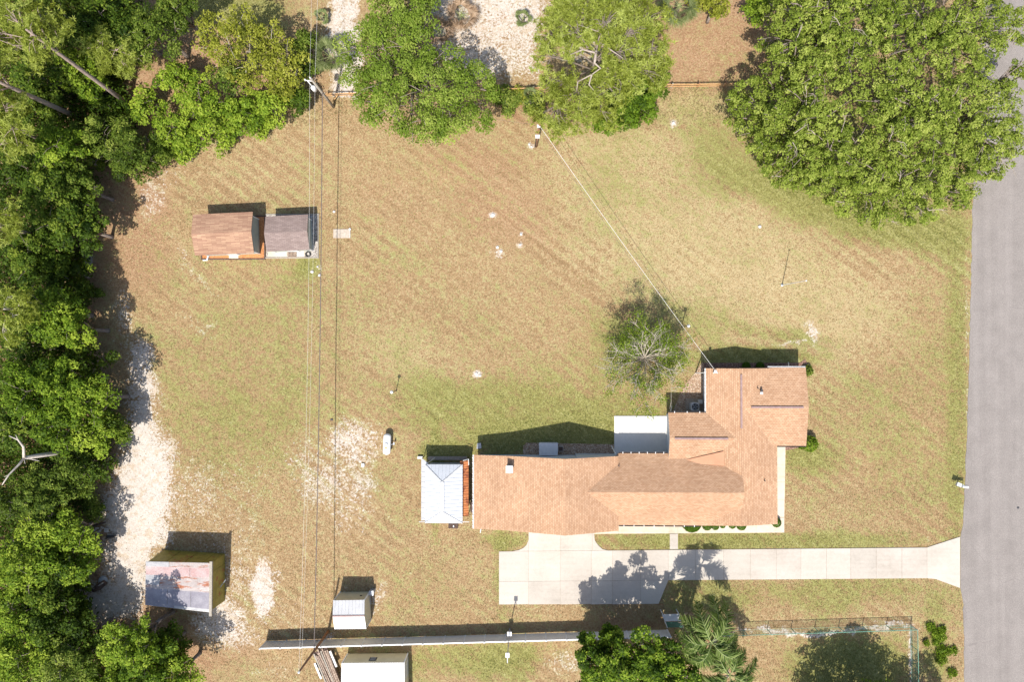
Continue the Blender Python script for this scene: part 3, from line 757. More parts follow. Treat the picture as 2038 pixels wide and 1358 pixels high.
# vent stacks
for px, py, z, h, r in ((1508, 773, 3.75, 0.35, .06), (1515, 777, 3.8, 0.3, .13), (1521, 957, 3.45, 0.35, .06), (1231.5, 928, 3.7, .3, .06)):
    p = P(px, py, z)
    obj('vent_pipe', MB().lathe((p.x, p.y, z - .3), [(r, 0), (r, h + .3), (r * .7, h + .3)], 10), M['dark'], house)
p = P(1515.5, 783, 3.8); part_box('vent_flashing', p + Vector((0, 0, .02)), (.32, .26, .05), M['gutter_white'], house)
p = P(1013.8, 935, 4.9)
part_box('chimney', (p.x, p.y, 4.2), (.62, .62, 1.25), M['wall'], house)
part_box('chimney_cap', (p.x, p.y, 4.88), (.78, .80, .1), M['white'], house)
# gutters, hangers, downspouts
def gutter(a, b, z, side, mat=M['gutter'], n=0):
    a, b = Vector((*a, z)), Vector((*b, z)); d = (b - a).normalized(); nrm = Vector((d.y, -d.x, 0)) * side
    g_ = MB()
    c = (a + b) / 2 + nrm * 0.075
    ang = math.atan2(d.y, d.x); ln = (b - a).length
    g_.box(c - Vector((0, 0, .06)), (ln, 0.11, 0.02), ang)
    g_.box(c + nrm * .06, (ln, 0.015, 0.12), ang); g_.box(c - nrm * .06, (ln, 0.015, 0.13), ang)
    o = obj('gutter', g_, mat, house)
    for k in range(n):
        q = a.lerp(b, (k + 0.5) / n) + nrm * .075
        obj('hanger', MB().box(q + Vector((0, 0, .06)), (0.07, 0.2, 0.02), ang), M['white'], o)
    return o
gutter((wx3 + .1, myS), (P(1392, 1046, 3.1).x, myS), 3.06, 1, n=8)
gutter((wx3 + .1, myN), (nx0 - .05, myN), 3.06, -1, n=6)
gutter((wx0, wyN), (wx0, wyS), 3.02, 1, M['gutter_white'], n=14)
gutter((exW, eyN), (exW, nyN), 3.16, 1, M['gutter_white'], n=6)
gutter((nx0, nyN), (exW, nyN), 3.16, -1, n=3)
gutter((P(1528, 731, 3.2).x, fyN), (fx1, fyN), 3.16, -1, M['gutter_white'], n=0)
gutter((exE, fyS), (fx1, fyS), 3.16, 1, n=0)
def spout(a, b, r=.05): return obj('downspout', MB().tube([a, b], r, 6), M['white'], house)
spout((wx3 - .3, wyN + .25, 3.2), P(1217, 888, .1), .07)
spout((exW - .05, P(1400, 742, 3).y, 3.0), P(1385, 743, .15), .07)
spout((nx0 + .3, nyN + .1, 3.0), P(1337, 809, .1), .06)
spout((P(1569, 731, 3).x, fyN + .1, 3.1), P(1569, 722, .1), .07)
spout((wx0 + .8, wyS - .1, 2.9), P(956, 1061, .1), .06)
# windows, garage door and front door (mostly under the eaves)
def window(c, wd, ht, ang):
    f = obj('window', MB().box(c, (wd, .08, ht), ang), M['white'], house)
    off = Vector((math.sin(ang), -math.cos(ang), 0)) * 0.035
    for s in (-1, 1):
        d = Vector((math.cos(ang), math.sin(ang), 0)) * (s * wd * .235)
        obj('pane', MB().box(Vector(c) + d + off * (1 if True else 0), (wd * .42, .05, ht * .84), ang), M['glass'], f)
yw = wyN - .42
window((P(1165, 908, 2).x, yw, 2.0), 1.7, 1.2, math.pi)
window((P(1025, 908, 2).x, yw, 2.0), 1.2, 1.0, math.pi)
window((P(1445, 735, 2).x, eyN - .5, 1.8), 1.6, 1.2, math.pi)
window((P(1560, 735, 2).x, fyN - .42, 1.8), 1.6, 1.2, math.pi)
window((fx1 - .42, fyR, 1.8), 1.6, 1.2, math.pi / 2)
for px in (1265, 1310, 1420, 1500): window((P(px, 1040, 2).x, myS + .5, 1.8), 1.6, 1.2, 0)
gd = obj('garage_door', MB().box(((P(1065, 1050, 0).x + P(1175, 1050, 0).x) / 2, wyS + .44, 1.15), (5.2, .1, 2.3)), M['white'], house)
for k in range(4): obj('panel', MB().box(((P(1065, 1050, 0).x + P(1175, 1050, 0).x) / 2, wyS + .38, .3 + k * .57), (5.0, .05, .48)), M['gutter_white'], gd)
fd = obj('front_door', MB().box((P(1341, 1040, 0).x, myS + .47, 1.1), (1.0, .1, 2.1)), M['darkwood'], house)
obj('handle', MB().box((P(1341, 1040, 0).x + .4, myS + .4, 1.0), (.05, .08, .15)), M['steel'], fd)

# bulkhead box at the north wall and hatch beside it
p0 = P(1091.5, 895, 1.3)
t = thing('storage_cabinet', 'light grey metal cabinet with flat lid standing against the north house wall', 'cabinet', (p0.x, p0.y, 0))
part_box('cabinet_body', (p0.x, p0.y, .62), (2.05, 1.35, 1.24), M['acmetal'], t)
part_box('lid', (p0.x, p0.y + .02, 1.29), (2.2, 1.5, .08), M['acmetal'], t)
part_box('lid_lip', (p0.x, p0.y + .75, 1.34), (2.2, .05, .05), M['gutter_white'], t)
p0 = P(1116, 894, .3)
t = thing('crawl_hatch', 'dark brown wooden hatch right of the grey metal cabinet', 'hatch', (p0.x, p0.y, 0))
part_box('frame', (p0.x, p0.y, .15), (.62, .62, .3), M['palebark'], t); part_box('hatch_cover', (p0.x, p0.y, .31), (.5, .5, .05), M['darkwood'], t)
p0 = P(953, 888, .2)
mono('stepping_block', MB().prism([(p0.x - .25, p0.y - .35), (p0.x + .3, p0.y - .3), (p0.x + .25, p0.y + .35), (p0.x - .2, p0.y + .3)], 0, .25), M['steel'], 'small grey block lying in the shade by the northwest house corner', 'block')
# air conditioner
p0 = P(1382, 809.5, 0.5)
pad = P(1384, 808, .1)
mono('equipment_pad', MB().box((pad.x - .1, pad.y + .1, .06), (2.1, 1.5, .12)), M['joint'], 'dark concrete pad under the air conditioner on the pebble bed', 'pad')
t = thing('air_conditioner', 'square grey air conditioner with a round fan grille on top', 'air conditioner', (p0.x, p0.y, .12))
mb = MB(); c_, h_ = .48, .78
pts = [(-c_ + .12, -c_), (c_ - .12, -c_), (c_, -c_ + .12), (c_, c_ - .12), (c_ - .12, c_), (-c_ + .12, c_), (-c_, c_ - .12), (-c_, -c_ + .12)]
mb.prism([(p0.x + a, p0.y + b) for a, b in pts], .12, .12 + h_)
obj('casing', mb, M['acmetal'], t)
obj('fan_well', MB().lathe((p0.x, p0.y, .12 + h_ - .004), [(.39, 0), (.39, .01)], 24), M['dark'], t)
fb = MB()
for k in range(5):
    a = k * 2 * math.pi / 5
    ca, sa = math.cos(a), math.sin(a)
    fb.hexa([(p0.x + ca * .06 - sa * -.05, p0.y + sa * .06 + ca * -.05, .92), (p0.x + ca * .33 + sa * .1, p0.y + sa * .33 - ca * .1, .92), (p0.x + ca * .33 - sa * .1, p0.y + sa * .33 + ca * .1, .94), (p0.x + ca * .06 - sa * .05, p0.y + sa * .06 + ca * .05, .94)],
            [(p0.x + ca * .06 - sa * -.05, p0.y + sa * .06 + ca * -.05, .93), (p0.x + ca * .33 + sa * .1, p0.y + sa * .33 - ca * .1, .93), (p0.x + ca * .33 - sa * .1, p0.y + sa * .33 + ca * .1, .95), (p0.x + ca * .06 - sa * .05, p0.y + sa * .06 + ca * .05, .95)])
obj('fan', fb, M['steel'], t)
gr = MB()
for r in (.12, .2, .28, .36):
    pts = [(p0.x + r * math.cos(q * math.pi / 10), p0.y + r * math.sin(q * math.pi / 10), .965) for q in range(21)]
    gr.tube(pts, .006, 4, False)
for k in range(8):
    a = k * math.pi / 4; gr.tube([(p0.x + .1 * math.cos(a), p0.y + .1 * math.sin(a), .965), (p0.x + .4 * math.cos(a), p0.y + .4 * math.sin(a), .955)], .006, 4, False)
obj('grille', gr, M['dark'], t)
p0 = P(1393.5, 800, .5)
mono('electrical_box', MB().box((p0.x, p0.y, .4), (.42, .42, .55)).box((p0.x, p0.y, .69), (.46, .46, .03)), M['soffit'], 'small beige utility box right behind the air conditioner', 'box')

# ------------------------------------------------------------------ metal-roofed summerhouse beside the house
sx0, sx1 = P(846, 980, 2.9).x, P(920.5, 980, 2.9).x
sy0, sy1 = P(880, 925, 2.9).y, P(880, 1042, 2.9).y
c0 = ((sx0 + sx1) / 2, (sy0 + sy1) / 2)
t = thing('metal_shed', 'shed with a pale steel hip roof and rusty side awning beside the house', 'shed', (*c0, 0))
rA, rB = P(880, 960, 3.75), P(880, 1019, 3.75)
TL, TR, BR, BL = (sx0, sy0, 2.9), (sx1, sy0, 2.9), (sx1, sy1, 2.9), (sx0, sy1, 2.9)
def sheet(parent, pts, mat, name='roof_panel', ribs=0, th=.03, ribh=.035, pitch=.3):
    """flat metal sheet over pts = (A,B,C,D) or triangle; ribs run from A-B towards the far side"""
    pts = [Vector(p) for p in pts]
    n = (pts[1] - pts[0]).cross(pts[2] - pts[0]).normalized()
    if n.z < 0: n = -n
    mb = MB()
    m_ = len(pts); i = len(mb.v)
    mb.v += [tuple(p - n * th) for p in pts] + [tuple(p) for p in pts]
    mb.f += [tuple(i + k for k in range(m_ - 1, -1, -1)), tuple(i + m_ + k for k in range(m_))]
    for k in range(m_):
        j = (k + 1) % m_; mb.f.append((i + k, i + j, i + m_ + j, i + m_ + k))
    if ribs:
        A, B = pts[0], pts[1]; e = (B - A); ln = e.length; e.normalize(); up = n.cross(e)
        if up.dot(pts[2] - A) < 0: up = -up
        k = pitch / 2
        while k < ln:
            # rib length limited by polygon
            o_ = A + e * k; far_t = None
            for q in range(1, m_):
                p1, p2 = pts[q], pts[(q + 1) % m_]
                d = p2 - p1
                a11, a12, a21, a22 = up.dot(up), -up.dot(d), e.dot(up), -e.dot(d)
                den = a11 * a22 - a12 * a21
                if abs(den) < 1e-9: continue
                rhs = p1 - o_; b1, b2 = rhs.dot(up), rhs.dot(e)
                tt = (b1 * a22 - a12 * b2) / den; ss = (a11 * b2 - a21 * b1) / den
                if tt > 0.02 and -1e-6 <= ss <= 1 + 1e-6: far_t = tt if far_t is None else min(far_t, tt)
            if far_t:
                p1, p2 = o_ + up * .01, o_ + up * (far_t - .01)
                w2 = e * .03
                mb.hexa([p1 - w2 + n * .0005, p1 + w2 + n * .0005, p2 + w2 + n * .0005, p2 - w2 + n * .0005], [p1 - w2 * .4 + n * ribh, p1 + w2 * .4 + n * ribh, p2 + w2 * .4 + n * ribh, p2 - w2 * .4 + n * ribh])
            k += pitch
    return obj(name, mb, mat, parent)
sheet(t, [TL, BL, rB, rA], M['roof_steel'], ribs=1, pitch=.42, ribh=.04)
sheet(t, [BR, TR, rA, rB], M['roof_steel'], ribs=1, pitch=.42, ribh=.04)
sheet(t, [TR, TL, rA], M['roof_steel'], ribs=1, pitch=.42, ribh=.04)
sheet(t, [BL, BR, rB], M['roof_steel'], ribs=1, pitch=.42, ribh=.04)
for a, b, w_ in ((TL, rA, .05), (TR, rA, .05), (BL, rB, .05), (BR, rB, .05), (rA, rB, .17)):
    a, b = Vector(a), Vector(b); d = (b - a).normalized(); s_ = d.cross(Vector((0, 0, 1))).normalized() * w_ * 1.4
    up = Vector((0, 0, 1))
    obj('ridge_cap', MB().hexa([a - s_ + up * .01, a + s_ + up * .01, b + s_ + up * .01, b - s_ + up * .01], [a - s_ * .4 + up * .08, a + s_ * .4 + up * .08, b + s_ * .4 + up * .08, b - s_ * .4 + up * .08]), M['roof_white'], t)
part_box('wall', (c0[0], c0[1], 1.43), (sx1 - sx0 - .5, sy0 - sy1 - .6, 2.84), M['steel'], t)
for k in range(5):
    xk = lerp(sx0 + .6, sx1 - .6, k / 4)
    part_box('wall_panel', (xk, sy0 - .29, 1.3), ((sx1 - sx0) / 5 - .12, .04, 2.3), M['acmetal'], t)
# awnings
oxW, oxE = P(838.5, 980, 2.05).x, P(932.5, 980, 2.05).x
ay0, ay1 = P(838, 912, 2.05).y, P(838, 1037, 2.05).y
sheet(t, [(oxW, ay1, 2.1), (oxW, ay0, 2.1), (sx0 + .3, ay0 - .5, 2.55), (sx0 + .3, ay1 + .2, 2.55)], M['roof_white'], 'awning', 1, pitch=.6)
for k in range(5):
    ya, yb = lerp(ay0 - .3, ay1 + .6, k / 5), lerp(ay0 - .3, ay1 + .6, (k + 1) / 5)
    sheet(t, [(oxE, ya, 2.1), (oxE, yb + .015, 2.1), (sx1 - .3, yb + .015, 2.55), (sx1 - .3, ya, 2.55)], M['roof_rust'], 'awning', 1, pitch=.28, ribh=.05)
obj('awning_trim', MB().tube([(sx1 + .05, ay0 - .2, 2.6), (oxE, ay0 - .1, 2.16), (oxE + .02, ay0 - .8, 2.14)], .05, 5), M['white'], t)
obj('awning_post', MB().tube([(oxE - .05, ay0 - .4, 2.1), (oxE - .05, ay0 - .4, 0)], .05, 6), M['dark'], t)
obj('awning_post', MB().tube([(oxE - .05, ay1 + .7, 2.1), (oxE - .05, ay1 + .7, 0)], .05, 6), M['dark'], t)
obj('awning_post', MB().tube([(oxW + .05, ay0 - .1, 2.1), (oxW + .05, ay0 - .1, 0)], .05, 6), M['dark'], t)
obj('awning_post', MB().tube([(oxW + .05, ay1 + .1, 2.1), (oxW + .05, ay1 + .1, 0)], .05, 6), M['dark'], t)
part_box('side_screen', (oxE - .05, (ay0 + ay1) / 2, 1.05), (.04, (ay0 - ay1) * .55, 1.9), M['dark'], t)
obj('rod', MB().tube([P(834, 1039.5, 1.0), P(848, 1039.5, 1.0)], .04, 5), M['white'], t)
obj('rod', MB().tube([P(921, 1039.5, 1.0), P(934, 1039.5, 1.0)], .04, 5), M['white'], t)
obj('downspout', MB().tube([(sx0 + .1, sy0, 2.85), (sx0 + .75, sy0 + .35, .3)], .04, 5), M['white'], t)
obj('ramp', MB().box((c0[0] + .1, P(880, 912.5, .1).y, .07), (4.7, .42, .14)), M['joint'], t)
p0 = P(836, 911.5, .2)
mono('concrete_block', MB().box((p0.x, p0.y, .14), (.62, .3, .28)), M['soffit'], 'small pale block lying on grass at the corner of the metal shed', 'block')
p0 = P(902, 1048, .1)
t = thing('floor_grate', 'dark slatted pallet on the grass below the metal shed', 'pallet', (p0.x, p0.y, 0))
for k in range(5): part_box('slat', (p0.x, p0.y - .22 + k * .12, .09), (1.15, .08, .05), M['darkwood'], t)
for k in (-1, 0, 1): part_box('bearer', (p0.x + k * .5, p0.y, .03), (.08, .6, .06), M['dark'], t)
part_box('bowl', (p0.x + .05, p0.y, .16), (.12, .2, .09), M['steel'], t)
p0 = P(940, 1010, .2)
t = thing('planter_stand', 'rusty iron stand between the house and the metal shed', 'stand', (p0.x, p0.y, 0))
for dx, dy in ((-.3, .4), (.25, .4), (-.25, -.1), (.2, -.5)):
    obj('leg', MB().tube([(p0.x + dx, p0.y + dy, 0), (p0.x + dx * .6, p0.y + dy, .8)], .04, 5), M['rustwood'], t)
part_box('shelf', (p0.x, p0.y + .1, .8), (.35, 1.2, .05), M['darkwood'], t)

# ------------------------------------------------------------------ gable sheds
def shed(label, name, roofpx, ze, zr, ins, roofmat, wallmat, pitch, shingled=True, door=None, floor=0.0, edge=None):
    """roofpx = TL, TR, BR, BL of the eaves in the photograph at height ze; ridge runs left-right"""
    TL, TR, BR, BL = (P(x, y, ze) for x, y in roofpx)
    c = (TL + TR + BR + BL) / 4
    t = thing(name, label, 'shed', (c.x, c.y, 0))
    RL, RR = (TL + BL) / 2, (TR + BR) / 2
    RL.z = RR.z = zr
    if shingled:
        slope('roof_slope', t, TR, TL, RL, RR, roofmat, pitch); slope('roof_slope', t, BL, BR, RR, RL, roofmat, pitch)
        dk = MB(); deck(dk, TR, TL, RL, RR, .1); deck(dk, BL, BR, RR, RL, .1); obj('roof_deck', dk, edge or M['gutter'], t)
    else:
        sheet(t, [TR, TL, RL, RR], roofmat, 'roof_panel', 1, pitch=pitch); sheet(t, [BL, BR, RR, RL], roofmat, 'roof_panel', 1, pitch=pitch)
        obj('ridge_cap', MB().hexa([RL + Vector((0, -.12, .0)), RR + Vector((0, -.12, 0)), RR + Vector((0, .12, 0)), RL + Vector((0, .12, 0))], [RL + Vector((0, -.05, .06)), RR + Vector((0, -.05, .06)), RR + Vector((0, .05, .06)), RL + Vector((0, .05, .06))]), M['vent'] if ins < .2 else M['white'], t)
    def inn(p, q): # inset towards centre
        d = c - p; return Vector((p.x + math.copysign(ins, d.x), p.y + math.copysign(ins * q, d.y), 0))
    a, b, c2, d = inn(TL, .8), inn(TR, .8), inn(BR, .8), inn(BL, .8)
    mb = MB(); zt = ze - .02
    V = [(a.x, a.y), (b.x, b.y), (c2.x, c2.y), (d.x, d.y)]
    i = 0
    mb.v = [(x, y, floor) for x, y in V] + [(x, y, zt) for x, y in V] + [((a.x + d.x) / 2, (a.y + d.y) / 2, zr - .14), ((b.x + c2.x) / 2, (b.y + c2.y) / 2, zr - .14)]
    mb.f = [(0, 1, 5, 4), (2, 3, 7, 6), (1, 2, 6, 9, 5), (3, 0, 4, 8, 7), (4, 5, 9, 8), (6, 7, 8, 9), (3, 2, 1, 0)]
    obj('wall', mb, wallmat, t)
    for (x, y) in V:
        obj('corner_trim', MB().box((x, y, (floor + zt) / 2), (.12, .12, zt - floor)), M['white'], t)
    obj('door', MB().box(((c2.x + d.x) / 2, (c2.y + d.y) / 2 - .02, floor + 1.0), (1.4, .08, 1.95)), M['white'], t)
    return t, (a, b, c2, d)
tA, _ = shed('brown shingled gable shed standing on an orange wood chip bed', 'garden_shed', [(384, 427), (503.3, 421.6), (505.5, 504), (388, 508.7)], 2.85, 3.5, .42, M['shingle_b'], M['grey_wall'], .16)
tB, _ = shed('grey shingled gable shed with a green end wall on a gravel bed', 'garden_shed', [(528.5, 431), (613.3, 426.7), (616, 497.5), (530.5, 501)], 2.35, 2.95, .32, M['shingle_g'], M['grey_wall'], .16)
tC, cw = shed('small white roofed metal shed just above the long white fence', 'metal_shed', [(663, 1196), (725.5, 1195), (728.6, 1252.6), (665.6, 1253.2)], 2.85, 3.3, .05, M['roof_white'], M['beige_wall'], .4, False)
tD, dw = shed('larger white ribbed metal shed cut off by the bottom edge', 'metal_shed', [(679.6, 1321), (805, 1320), (808, 1432), (682, 1433)], 2.55, 3.0, .05, M['roof_white'], M['beige_wall'], .2, False)
# gable vent window on the shed's north wall
a, b = dw[0], dw[1]
m_ = a.lerp(b, .47)
wv = obj('vent_window', MB().box((m_.x, m_.y + .03, 1.55), (.85, .06, .8)), M['dark'], tD)
for k in range(3): obj('louvre', MB().box((m_.x, m_.y + .07, 1.3 + k * .24), (.62, .05, .09)), M['steel'], wv)
m_ = cw[0].lerp(cw[1], .8); obj('vent', MB().box((m_.x, m_.y + .03, 1.4), (.22, .06, .2)), M['dark'], tC)
b, c2 = dw[1], dw[2]
obj('side_door', MB().box((b.x + .04, b.y - 1.7, 1.15), (.06, 2.6, 2.0)), M['acmetal'], tD)

# beds and clutter round the two sheds
t = thing('shed_bed', 'orange wood chip bed edged with dark timber under the brown shed', 'planting bed', (*P(465, 470, 0).to_2d(), 0))
x0, x1, y0, y1 = P(402, 0, 0).x, P(528, 0, 0).x, P(400, 431, 0).y, P(400, 516, 0).y
x0, x1 = P(402, 470, 0).x, P(527.5, 470, 0).x
obj('chips', MB().prism([(x0, y1), (x1, y1), (x1, y0), (x0, y0)], -.08, .05), M['chips'], t)
for s_ in (((x0 + x1) / 2, y1, x1 - x0 + .2, .14), ((x0 + x1) / 2, y0, x1 - x0 + .2, .14)): part_box('timber', (s_[0], s_[1], .05), (s_[2], s_[3], .16), M['darkwood'], t)
for xx in (x0, x1): part_box('timber', (xx, (y0 + y1) / 2, .05), (.14, y0 - y1 - .16, .158), M['darkwood'], t)
p0 = P(465, 512, .1); part_box('step_slab', (p0.x, p0.y + .1, .06), (1.15, .7, .1), M['walk'], t)
p0 = P(412, 515, .15)
t = thing('plastic_pipe', 'short white bent pipe at the corner of the chip bed', 'pipe', (p0.x, p0.y, 0))
obj('pipe', MB().tube([P(404, 518, .1), P(412, 518, .15), P(414.5, 508, .35)], .09, 6), M['white'], t)
t = thing('shed_bed', 'pale gravel bed edged with timber under the grey shed', 'planting bed', (*P(580, 475, 0).to_2d(), 0))
x0, x1, y0, y1 = P(530, 470, 0).x, P(633.5, 470, 0).x, P(400, 428, 0).y, P(400, 514, 0).y
obj('gravel', MB().prism([(x0, y1), (x1, y1), (x1, y0), (x0, y0)], -.08, .05), M['gravel'], t)
for s_ in (((x0 + x1) / 2, y1, x1 - x0 + .2, .13), ((x0 + x1) / 2, y0, x1 - x0 + .2, .13)): part_box('timber', (s_[0], s_[1], .045), (s_[2], s_[3], .15), M['polewood'], t)
part_box('timber', (x1, (y0 + y1) / 2, .045), (.13, y0 - y1 - .14, .148), M['polewood'], t)
for a_, b_ in ((533, 571), (591, 606)):
    pa, pb = P(a_, 507, .1), P(b_, 507, .1); part_box('step_slab', ((pa.x + pb.x) / 2, pa.y + .1, .06), (pb.x - pa.x, .7, .09), M['walk'], t)
p0 = P(581, 506, .1)
t = thing('wooden_pallet', 'weathered grey pallet on the gravel in front of the grey shed', 'pallet', (p0.x, p0.y, .05))
for k in range(5): part_box('slat', (p0.x, p0.y - .32 + k * .16, .17), (1.05, .1, .03), M['lumber'], t)
for k in (-1, 0, 1): part_box('bearer', (p0.x + k * .45, p0.y, .105), (.08, .8, .09), M['lumber'], t)
p0 = P(613, 506, .15)
tor = MB(); n1, n2 = 20, 8
for a_ in range(n1):
    for b_ in range(n2):
        A_, B_ = a_ * 2 * math.pi / n1, b_ * 2 * math.pi / n2
        r_ = .27 + .085 * math.cos(B_)
        tor.v.append((p0.x + r_ * math.cos(A_), p0.y + r_ * math.sin(A_), .15 + .085 * math.sin(B_)))
for a_ in range(n1):
    for b_ in range(n2):
        tor.f.append((a_ * n2 + b_, ((a_ + 1) % n1) * n2 + b_, ((a_ + 1) % n1) * n2 + (b_ + 1) % n2, a_ * n2 + (b_ + 1) % n2))
mono('tyre', tor, M['rubber'], 'black tyre lying on the gravel beside the grey shed', 'tyre', True)
p0 = P(680, 465, 0)
t = thing('concrete_pad', 'flat weathered slab set in the lawn right of the grey shed', 'slab', (p0.x, p0.y, 0))
part_box('slab', (p0.x, p0.y, .0), (2.0, 1.08, .1), M['sheet_rust2'], t)
part_box('edge_strip', (p0.x + 1.02, p0.y, .03), (.05, 1.1, .1), M['gutter_white'], t)
p0 = P(696, 456, .1)
mono('valve_cap', MB().lathe((p0.x, p0.y, -.02), [(.13, 0), (.13, .14), (.09, .17)], 10), M['white'], 'small round white cap at the corner of the lawn slab', 'cap')
# AC box and ladder behind the small white shed
p0 = P(739, 1181.5, .8)
mono('air_conditioner', MB().box((p0.x, p0.y, .45), (.5, .55, .8)), M['steel'], 'small grey box unit at the corner of the small white shed', 'box')
p0 = P(740, 1195, .3)
t = thing('ladder', 'grey ladder leaning in shade behind the small white shed', 'ladder', (p0.x, p0.y, 0))
for dx in (-.18, .18): obj('rail', MB().tube([(p0.x + dx, p0.y - .6, .1), (p0.x + dx, p0.y + .5, .5)], .03, 5), M['steel'], t)
for k in range(5): obj('rung', MB().tube([(p0.x - .18, p0.y - .5 + k * .24, .14 + k * .087), (p0.x + .18, p0.y - .5 + k * .24, .14 + k * .087)], .02, 5), M['steel'], t)

# ------------------------------------------------------------------ rusty yellow barn
zn, zs_ = 3.85, 3.5
B4 = [P(290.7, 1118, zn), P(420, 1121, zn), P(419, 1220, zs_), P(289, 1205.5, zs_)]
c = sum(B4, Vector()) / 4
t = thing('rusty_barn', 'olive yellow metal barn with a patched rusty lean-to roof', 'barn', (c.x, c.y, 0))
g4 = [P(326.5, 1095.5, 0), P(447, 1103, 0), P(447, 1197, 0), P(326, 1187, 0)]
mb = MB().hexa([q for q in g4[::-1]], [(B4[3].x + .1, B4[3].y + .1, zs_ - .1), (B4[2].x - .1, B4[2].y + .1, zs_ - .1), (B4[1].x - .1, B4[1].y - .12, zn - .1), (B4[0].x + .1, B4[0].y - .12, zn - .1)])
obj('wall', mb, M['yellow_wall'], t)
# wall cladding ribs as separate sheets on the two visible sides
def clad(a0, a1, b0, b1, n, out):
    for k in range(n):
        t0, t1 = (k + .02) / n, (k + .98) / n
        q = [a0.lerp(a1, t0), a0.lerp(a1, t1), b0.lerp(b1, t1), b0.lerp(b1, t0)]
        o_ = Vector(out) * (.03 + .02 * (k % 2))
        obj('wall_sheet', MB().hexa([p for p in q], [p + o_ for p in q]), M['yellow_wall'], t)
top = [Vector((B4[0].x + .1, B4[0].y - .12, zn - .1)), Vector((B4[1].x - .1, B4[1].y - .12, zn - .1)), Vector((B4[2].x - .1, B4[2].y + .1, zs_ - .1))]
clad(g4[0], g4[1], top[0], top[1], 7, (0, 1, 0)); clad(g4[1], g4[2], top[1], top[2], 5, (1, 0, 0))
def bl(u, v): # point on roof, u right, v down
    return B4[0].lerp(B4[1], u).lerp(B4[3].lerp(B4[2], u), v)
rows = [(0, .11, [(0, .36, 'sheet_pale'), (.36, 1, 'sheet_rust')], .03), (.105, .30, [(0, .68, 'sheet_pink'), (.68, 1, 'sheet_pink')], .02), (.295, .52, [(0, .22, 'sheet_pale'), (.22, 1, 'sheet_rust')], .012),
        (.515, .60, [(0, .55, 'sheet_rust'), (.55, 1, 'sheet_rust')], .006), (.595, .94, [(0, .34, 'sheet_grey'), (.34, .7, 'sheet_grey'), (.7, 1, 'sheet_grey')], 0.0), (.935, 1.0, [(0, .44, 'sheet_grey'), (.44, 1, 'sheet_pale')], -.01)]
up_ = Vector((0, 0, 1))
for v0, v1, segs, dz in rows:
    for u0, u1, mt in segs:
        mb = MB(); n_ = max(2, int((v1 - v0) * 6.0 / .13))
        q = [bl(u0, v0), bl(u1 - .004, v0), bl(u1 - .004, v1), bl(u0, v1)]
        # corrugation runs across the picture
        for k in range(n_):
            a_, b_ = k / n_, (k + 1) / n_; mid = (a_ + b_) / 2
            h0, h1 = up_ * (dz + .0), up_ * (dz + .05)
            L0, L1, L2 = q[0].lerp(q[3], a_), q[0].lerp(q[3], mid), q[0].lerp(q[3], b_)
            R0, R1, R2 = q[1].lerp(q[2], a_), q[1].lerp(q[2], mid), q[1].lerp(q[2], b_)
            mb.face([L1 + h1, R1 + h1, R0 + h0, L0 + h0]); mb.face([L2 + h0, R2 + h0, R1 + h1, L1 + h1])
        obj('roof_sheet', mb, M[mt], t)
obj('verge_board', MB().hexa([bl(.985, -.03) - up_ * .1, bl(1.025, -.03) - up_ * .1, bl(1.025, 1.07) - up_ * .1, bl(.985, 1.07) - up_ * .1], [bl(.985, -.03) + up_ * .14, bl(1.025, -.03) + up_ * .14, bl(1.025, 1.07) + up_ * .14, bl(.985, 1.07) + up_ * .14]), M['polewood'], t)
obj('barn_door', MB().box(((g4[1].x + g4[2].x) / 2 - .1, (g4[1].y + g4[2].y) / 2 - 1.0, 1.1), (.12, 1.6, 2.1)), M['yellow_wall'], t)
obj('door_bar', MB().tube([P(438, 1170, 1.5), P(449, 1155, 1.2)], .05, 5), M['steel'], t)

# ------------------------------------------------------------------ long white vinyl fence
FH = 2.1
def wire(name, pts, r, mat, label, cat, group=None):
    c = Vector(pts[0])
    mb = MB().tube(pts, r, 5)
    return mono(name, mb, mat, label, cat, origin=(c.x, c.y, c.z), group=group)
fa, fb_ = P(517, 1292.5, FH), P(1335, 1269.5, FH)
t = thing('vinyl_fence', 'long white vinyl privacy fence crossing the bottom of the yard', 'fence', (fa.x, fa.y, 0))
n_ = 20; ang = math.atan2(fb_.y - fa.y, fb_.x - fa.x)
for k in range(n_):
    a, b = fa.lerp(fb_, k / n_), fa.lerp(fb_, (k + 1) / n_)
    m_ = (a + b) / 2; ln = (b - a).length
    obj('panel', MB().box((m_.x, m_.y, 1.0), (ln - .14, .05, 1.94), ang), M['vinyl'], t)
    obj('top_rail', MB().box((m_.x, m_.y, 2.02), (ln - .14, .14, .1), ang), M['white'], t)
for k in range(n_ + 1):
    a = fa.lerp(fb_, k / n_)
    pst = obj('post', MB().box((a.x, a.y, 1.05), (.14, .14, 2.12), ang), M['white'], t)
    obj('cap', MB().lathe((a.x, a.y, 2.11), [(.14, 0), (.14, .03), (.01, .12)], 4, Matrix.Rotation(math.pi / 4, 3, 'Z')), M['white'], pst)

